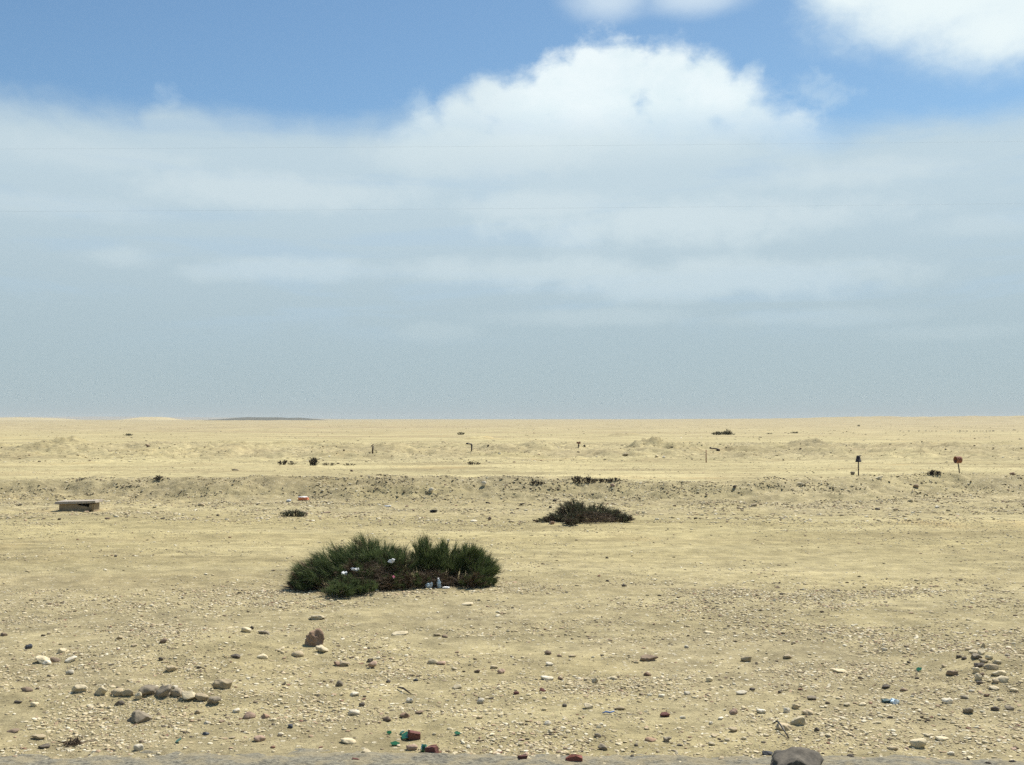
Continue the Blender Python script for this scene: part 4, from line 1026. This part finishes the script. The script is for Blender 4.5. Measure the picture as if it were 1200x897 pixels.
# ------------------------------------------------------------------ sky and light
SUN_AZ, SUN_EL = 42.0, 57.0
def build_world():
    w = bpy.data.worlds.new('World'); scene.world = w; w.use_nodes = True
    w.cycles.sampling_method = 'MANUAL'; w.cycles.sample_map_resolution = 256
    nt = NT(w.node_tree); N = w.node_tree.nodes; N.clear()
    out = nt.node('ShaderNodeOutputWorld')
    sky = nt.node('ShaderNodeTexSky', sky_type='NISHITA'); sky.sun_disc = False
    sky.sun_elevation = R(SUN_EL); sky.sun_rotation = R(SUN_AZ); sky.dust_density = .4; sky.ozone_density = 2.2; sky.air_density = 1.0
    tc = nt.node('ShaderNodeTexCoord'); D = X(nt, tc.outputs['Generated'])
    sp = nt.node('ShaderNodeSeparateXYZ'); nt.put(sp.inputs[0], D)
    dx, dy, dz = (X(nt, sp.outputs[i]) for i in range(3))
    az = nt.math('ARCTAN2', dx, dy); el = nt.math('ARCSINE', dz)
    A = lambda px: math.atan((px - 600) / F)
    def E(px, py): return math.atan((HZ - py) / F * math.cos(A(px)))
    # wispy detail, in directions around the viewer
    nA = nt.noise(nt.vec(az * 5, el * 9, 1.7), 1, 7, .62, .3)
    nB = nt.noise(nt.vec(az * 14, el * 22, 5.1), 1, 6, .62, .2)
    nC = nt.noise(nt.vec(az * 4.5, el * 34, 9.3), 1, 5, .55, .5)
    nD = nt.noise(nt.vec(az * 2.2, el * 5, 3.3), 1, 4, .5)
    wob = (nA - .5) * 1.0 + (nB - .5) * .55
    def blob(px, py, rx, ry):
        a = (az - A(px)) * (F / rx); e = (el - E(px, py)) * (F / ry)
        return 1.0 - nt.math('SQRT', a * a + e * e)
    def union(L, k=.25):
        r = L[0]
        for b in L[1:]: r = nt.math('SMOOTH_MAX', r, b, k)
        return r
    nE = nt.noise(nt.vec(az * 38, el * 46, 2.2), 1, 5, .6, .3)
    # veil: a broad milky layer from the skyline up, ragged top
    top = .284 + (nA - .5) * .07 + (nD - .5) * .05
    top = top - nt.sst(A(860), A(980), az) * .016 - nt.sst(A(250), A(330), az) * nt.sst(A(480), A(440), az) * .006
    veil = nt.sst(.016, -.028, el - top + (nB - .5) * .02)
    bump = nt.sst(-.1, .5, union([blob(215, 158, 75, 40), blob(60, 178, 150, 34), blob(530, 178, 110, 40), blob(1150, 172, 60, 24)]) + wob * .75)
    veil = veil.max(bump * .9)
    # big cumulus, heaped heads
    heads = [(700, 205, 120), (830, 205, 110), (590, 200, 90), (500, 195, 60), (930, 195, 60), (500, 172, 50), (545, 140, 42), (573, 112, 30), (610, 128, 46), (652, 108, 40), (690, 94, 40), (735, 84, 42), (785, 88, 44), (832, 92, 42), (862, 118, 42), (890, 142, 40), (925, 162, 42), (700, 140, 85), (800, 145, 85), (620, 165, 70)]
    cum = union([blob(x, y, r * 1.08, r * 1.02) for x, y, r in heads], .3) + (nA - .5) * .7 + (nB - .5) * 1.0 + (nE - .5) * .45
    cumM = nt.sst(-.05, nt.sst(A(700), A(900), az) * .25 + nt.sst(A(660), A(540), az) * .25 + .42, cum)
    fade = nt.sst(E(700, 205), E(700, 118), el)                       # its base melts into the veil
    cumM = cumM * (fade * .9 + .1)
    # cloud at the upper right and the strip at the top
    tr = union([blob(1120, -14, 165, 66), blob(1180, 30, 110, 50), blob(1260, -10, 180, 80), blob(1010, -20, 70, 40)]) + wob * .7 + (nE - .5) * .4
    trM = nt.sst(-.1, .7, tr)
    ts = union([blob(715, -8, 60, 26), blob(820, -12, 75, 24)]) + wob * .9
    tsM = nt.sst(-.2, .9, ts) * .6
    def wsp(x, y, rx, ry): return nt.sst(.35, 1.1, blob(x, y, rx, ry) + wob * 1.3 + (nE - .5) * 1.6)
    wisp = (wsp(490, 116, 42, 32).max(wsp(183, 106, 36, 32)) * .3).max(wsp(885, 78, 36, 26).max(wsp(960, 110, 60, 40)) * .35)
    # stratus bars inside the veil, billowy tops and soft bases
    def bar(px, py, rx, ry, k=1.0): return nt.sst(-.15, .75, blob(px, py, rx, ry) + (nA - .5) * .9 + (nB - .5) * 1.3 + (nE - .5) * .7) * k
    bars = None
    for q in [(830, 258, 290, 30, .9), (850, 327, 290, 28, .85), (1010, 200, 150, 20, .7), (320, 222, 190, 26, .9), (640, 240, 150, 20, .75), (90, 178, 150, 22, .5), (560, 180, 170, 30, .7), (620, 318, 170, 20, .8),
              (345, 315, 130, 18, .7), (140, 300, 60, 16, .6), (250, 318, 60, 14, .6), (510, 388, 60, 14, .35), (690, 372, 150, 14, .5), (960, 372, 170, 12, .35), (60, 240, 120, 18, .5), (1150, 262, 90, 16, .4), (1120, 390, 110, 12, .3)]:
        b_ = bar(*q); bars = b_ if bars is None else bars.max(b_)
    # colours of the veil
    hor = (.40, .505, .56); mid = (.545, .67, .735)
    vc = nt.mix(nt.sst(.02, .26, el), hor, mid)
    vc = nt.mix(nt.sst(.5, .34, nC) * nt.sst(.05, .13, el) * .4, vc, (.45, .60, .735))
    vc = nt.mix(bars * nt.sst(.08, .2, el, .5, .78), vc, (.67, .768, .795))
    vc = nt.mix(nt.sst(-.1, -.5, az) * nt.sst(.3, .1, el) * .1, vc, (.39, .49, .51))
    cc = nt.mix(nt.sst(.36, .62, nB * .5 + nA * .5), (.80, .92, .94), (.92, 1.0, 1.0))
    cc = nt.mix(nt.sst(A(640), A(540), az) * .6, cc, (.66, .78, .82))
    cc = nt.mix(nt.sst(E(700, 110), E(700, 170), el) * .5, cc, (.68, .80, .84))
    tcx = nt.mix(nt.sst(-.1, .9, tr), (.60, .75, .86), (.83, .93, .95))
    bgS = nt.node('ShaderNodeBackground'); bgS.inputs[1].default_value = .12
    tint = nt.mix(nt.sst(-.5, .5, az), (.64, .765, .78), (.62, .735, .73))
    skyc = nt.mix(1.0, X(nt, sky.outputs[0]), tint, 'MULTIPLY')
    nt.put(bgS.inputs[0], skyc)
    def bg(c):
        n = nt.node('ShaderNodeBackground'); nt.put(n.inputs[0], c); n.inputs[1].default_value = CLOUD; return n
    def mixs(f, a, b):
        n = nt.node('ShaderNodeMixShader'); nt.put(n.inputs[0], f); nt.put(n.inputs[1], a.outputs[0]); nt.put(n.inputs[2], b.outputs[0]); return n
    CLOUD = .80
    s = mixs(wisp, bgS, bg((.66, .80, .88)))
    s = mixs(veil * .93, s, bg(vc))
    s = mixs(cumM * .9, s, bg(cc))
    s = mixs(tsM, s, bg((.80, .90, .95)))
    s = mixs(trM, s, bg(tcx))
    nt.put(out.inputs[0], s.outputs[0])

    L = bpy.data.lights.new('sun', 'SUN'); L.energy = 5.0; L.angle = R(.53); L.color = (1.0, .95, .86)
    o = link(bpy.data.objects.new('sun', L))
    a, e = R(SUN_AZ), R(SUN_EL)
    v = Vector((math.sin(a) * math.cos(e), math.cos(a) * math.cos(e), math.sin(e)))
    o.rotation_euler = v.to_track_quat('Z', 'Y').to_euler(); o.location = v * 50

def build_camera():
    c = bpy.data.cameras.new('camera'); o = link(bpy.data.objects.new('camera', c))
    c.sensor_width = 36; c.lens = 36 * F / 1200; c.clip_end = 20000; c.clip_start = .1
    o.location = (0, 0, CAMZ); o.rotation_euler = (R(90) + PITCH, 0, 0)
    scene.camera = o

build_camera()
build_world()
build_ground()
build_shoulder()
def build_haze():
    mb = MB(); mb.box((17000, 17000, 46), (0, 0, 14))
    m = bpy.data.materials.new('thin_haze'); m.use_nodes = True
    t = m.node_tree; t.nodes.remove(t.nodes['Principled BSDF'])
    v = t.nodes.new('ShaderNodeVolumePrincipled'); v.inputs['Color'].default_value = (.80, .84, .82, 1); v.inputs['Density'].default_value = HAZE
    t.links.new(v.outputs[0], t.nodes['Material Output'].inputs['Volume'])
    o = mb.build('haze', m); o['kind'] = 'stuff'; o['label'] = 'thin pale haze lying over the desert plain'
HAZE = 1.6e-4
build_haze()
build_hills()
place_pebbles()
build_stones()
label_stones()
build_shrubs()
build_markers()
build_concrete()
build_litter()
build_cables()

scene.view_settings.view_transform = 'Standard'
scene.view_settings.look = 'None'
scene.view_settings.exposure = .35
scene.cycles.use_denoising = False; scene.cycles.max_bounces = 5; scene.cycles.diffuse_bounces = 2; scene.cycles.glossy_bounces = 2; scene.cycles.transmission_bounces = 3; scene.cycles.volume_bounces = 0
scene.view_settings.gamma = 1
scene.view_settings.use_curve_mapping = False
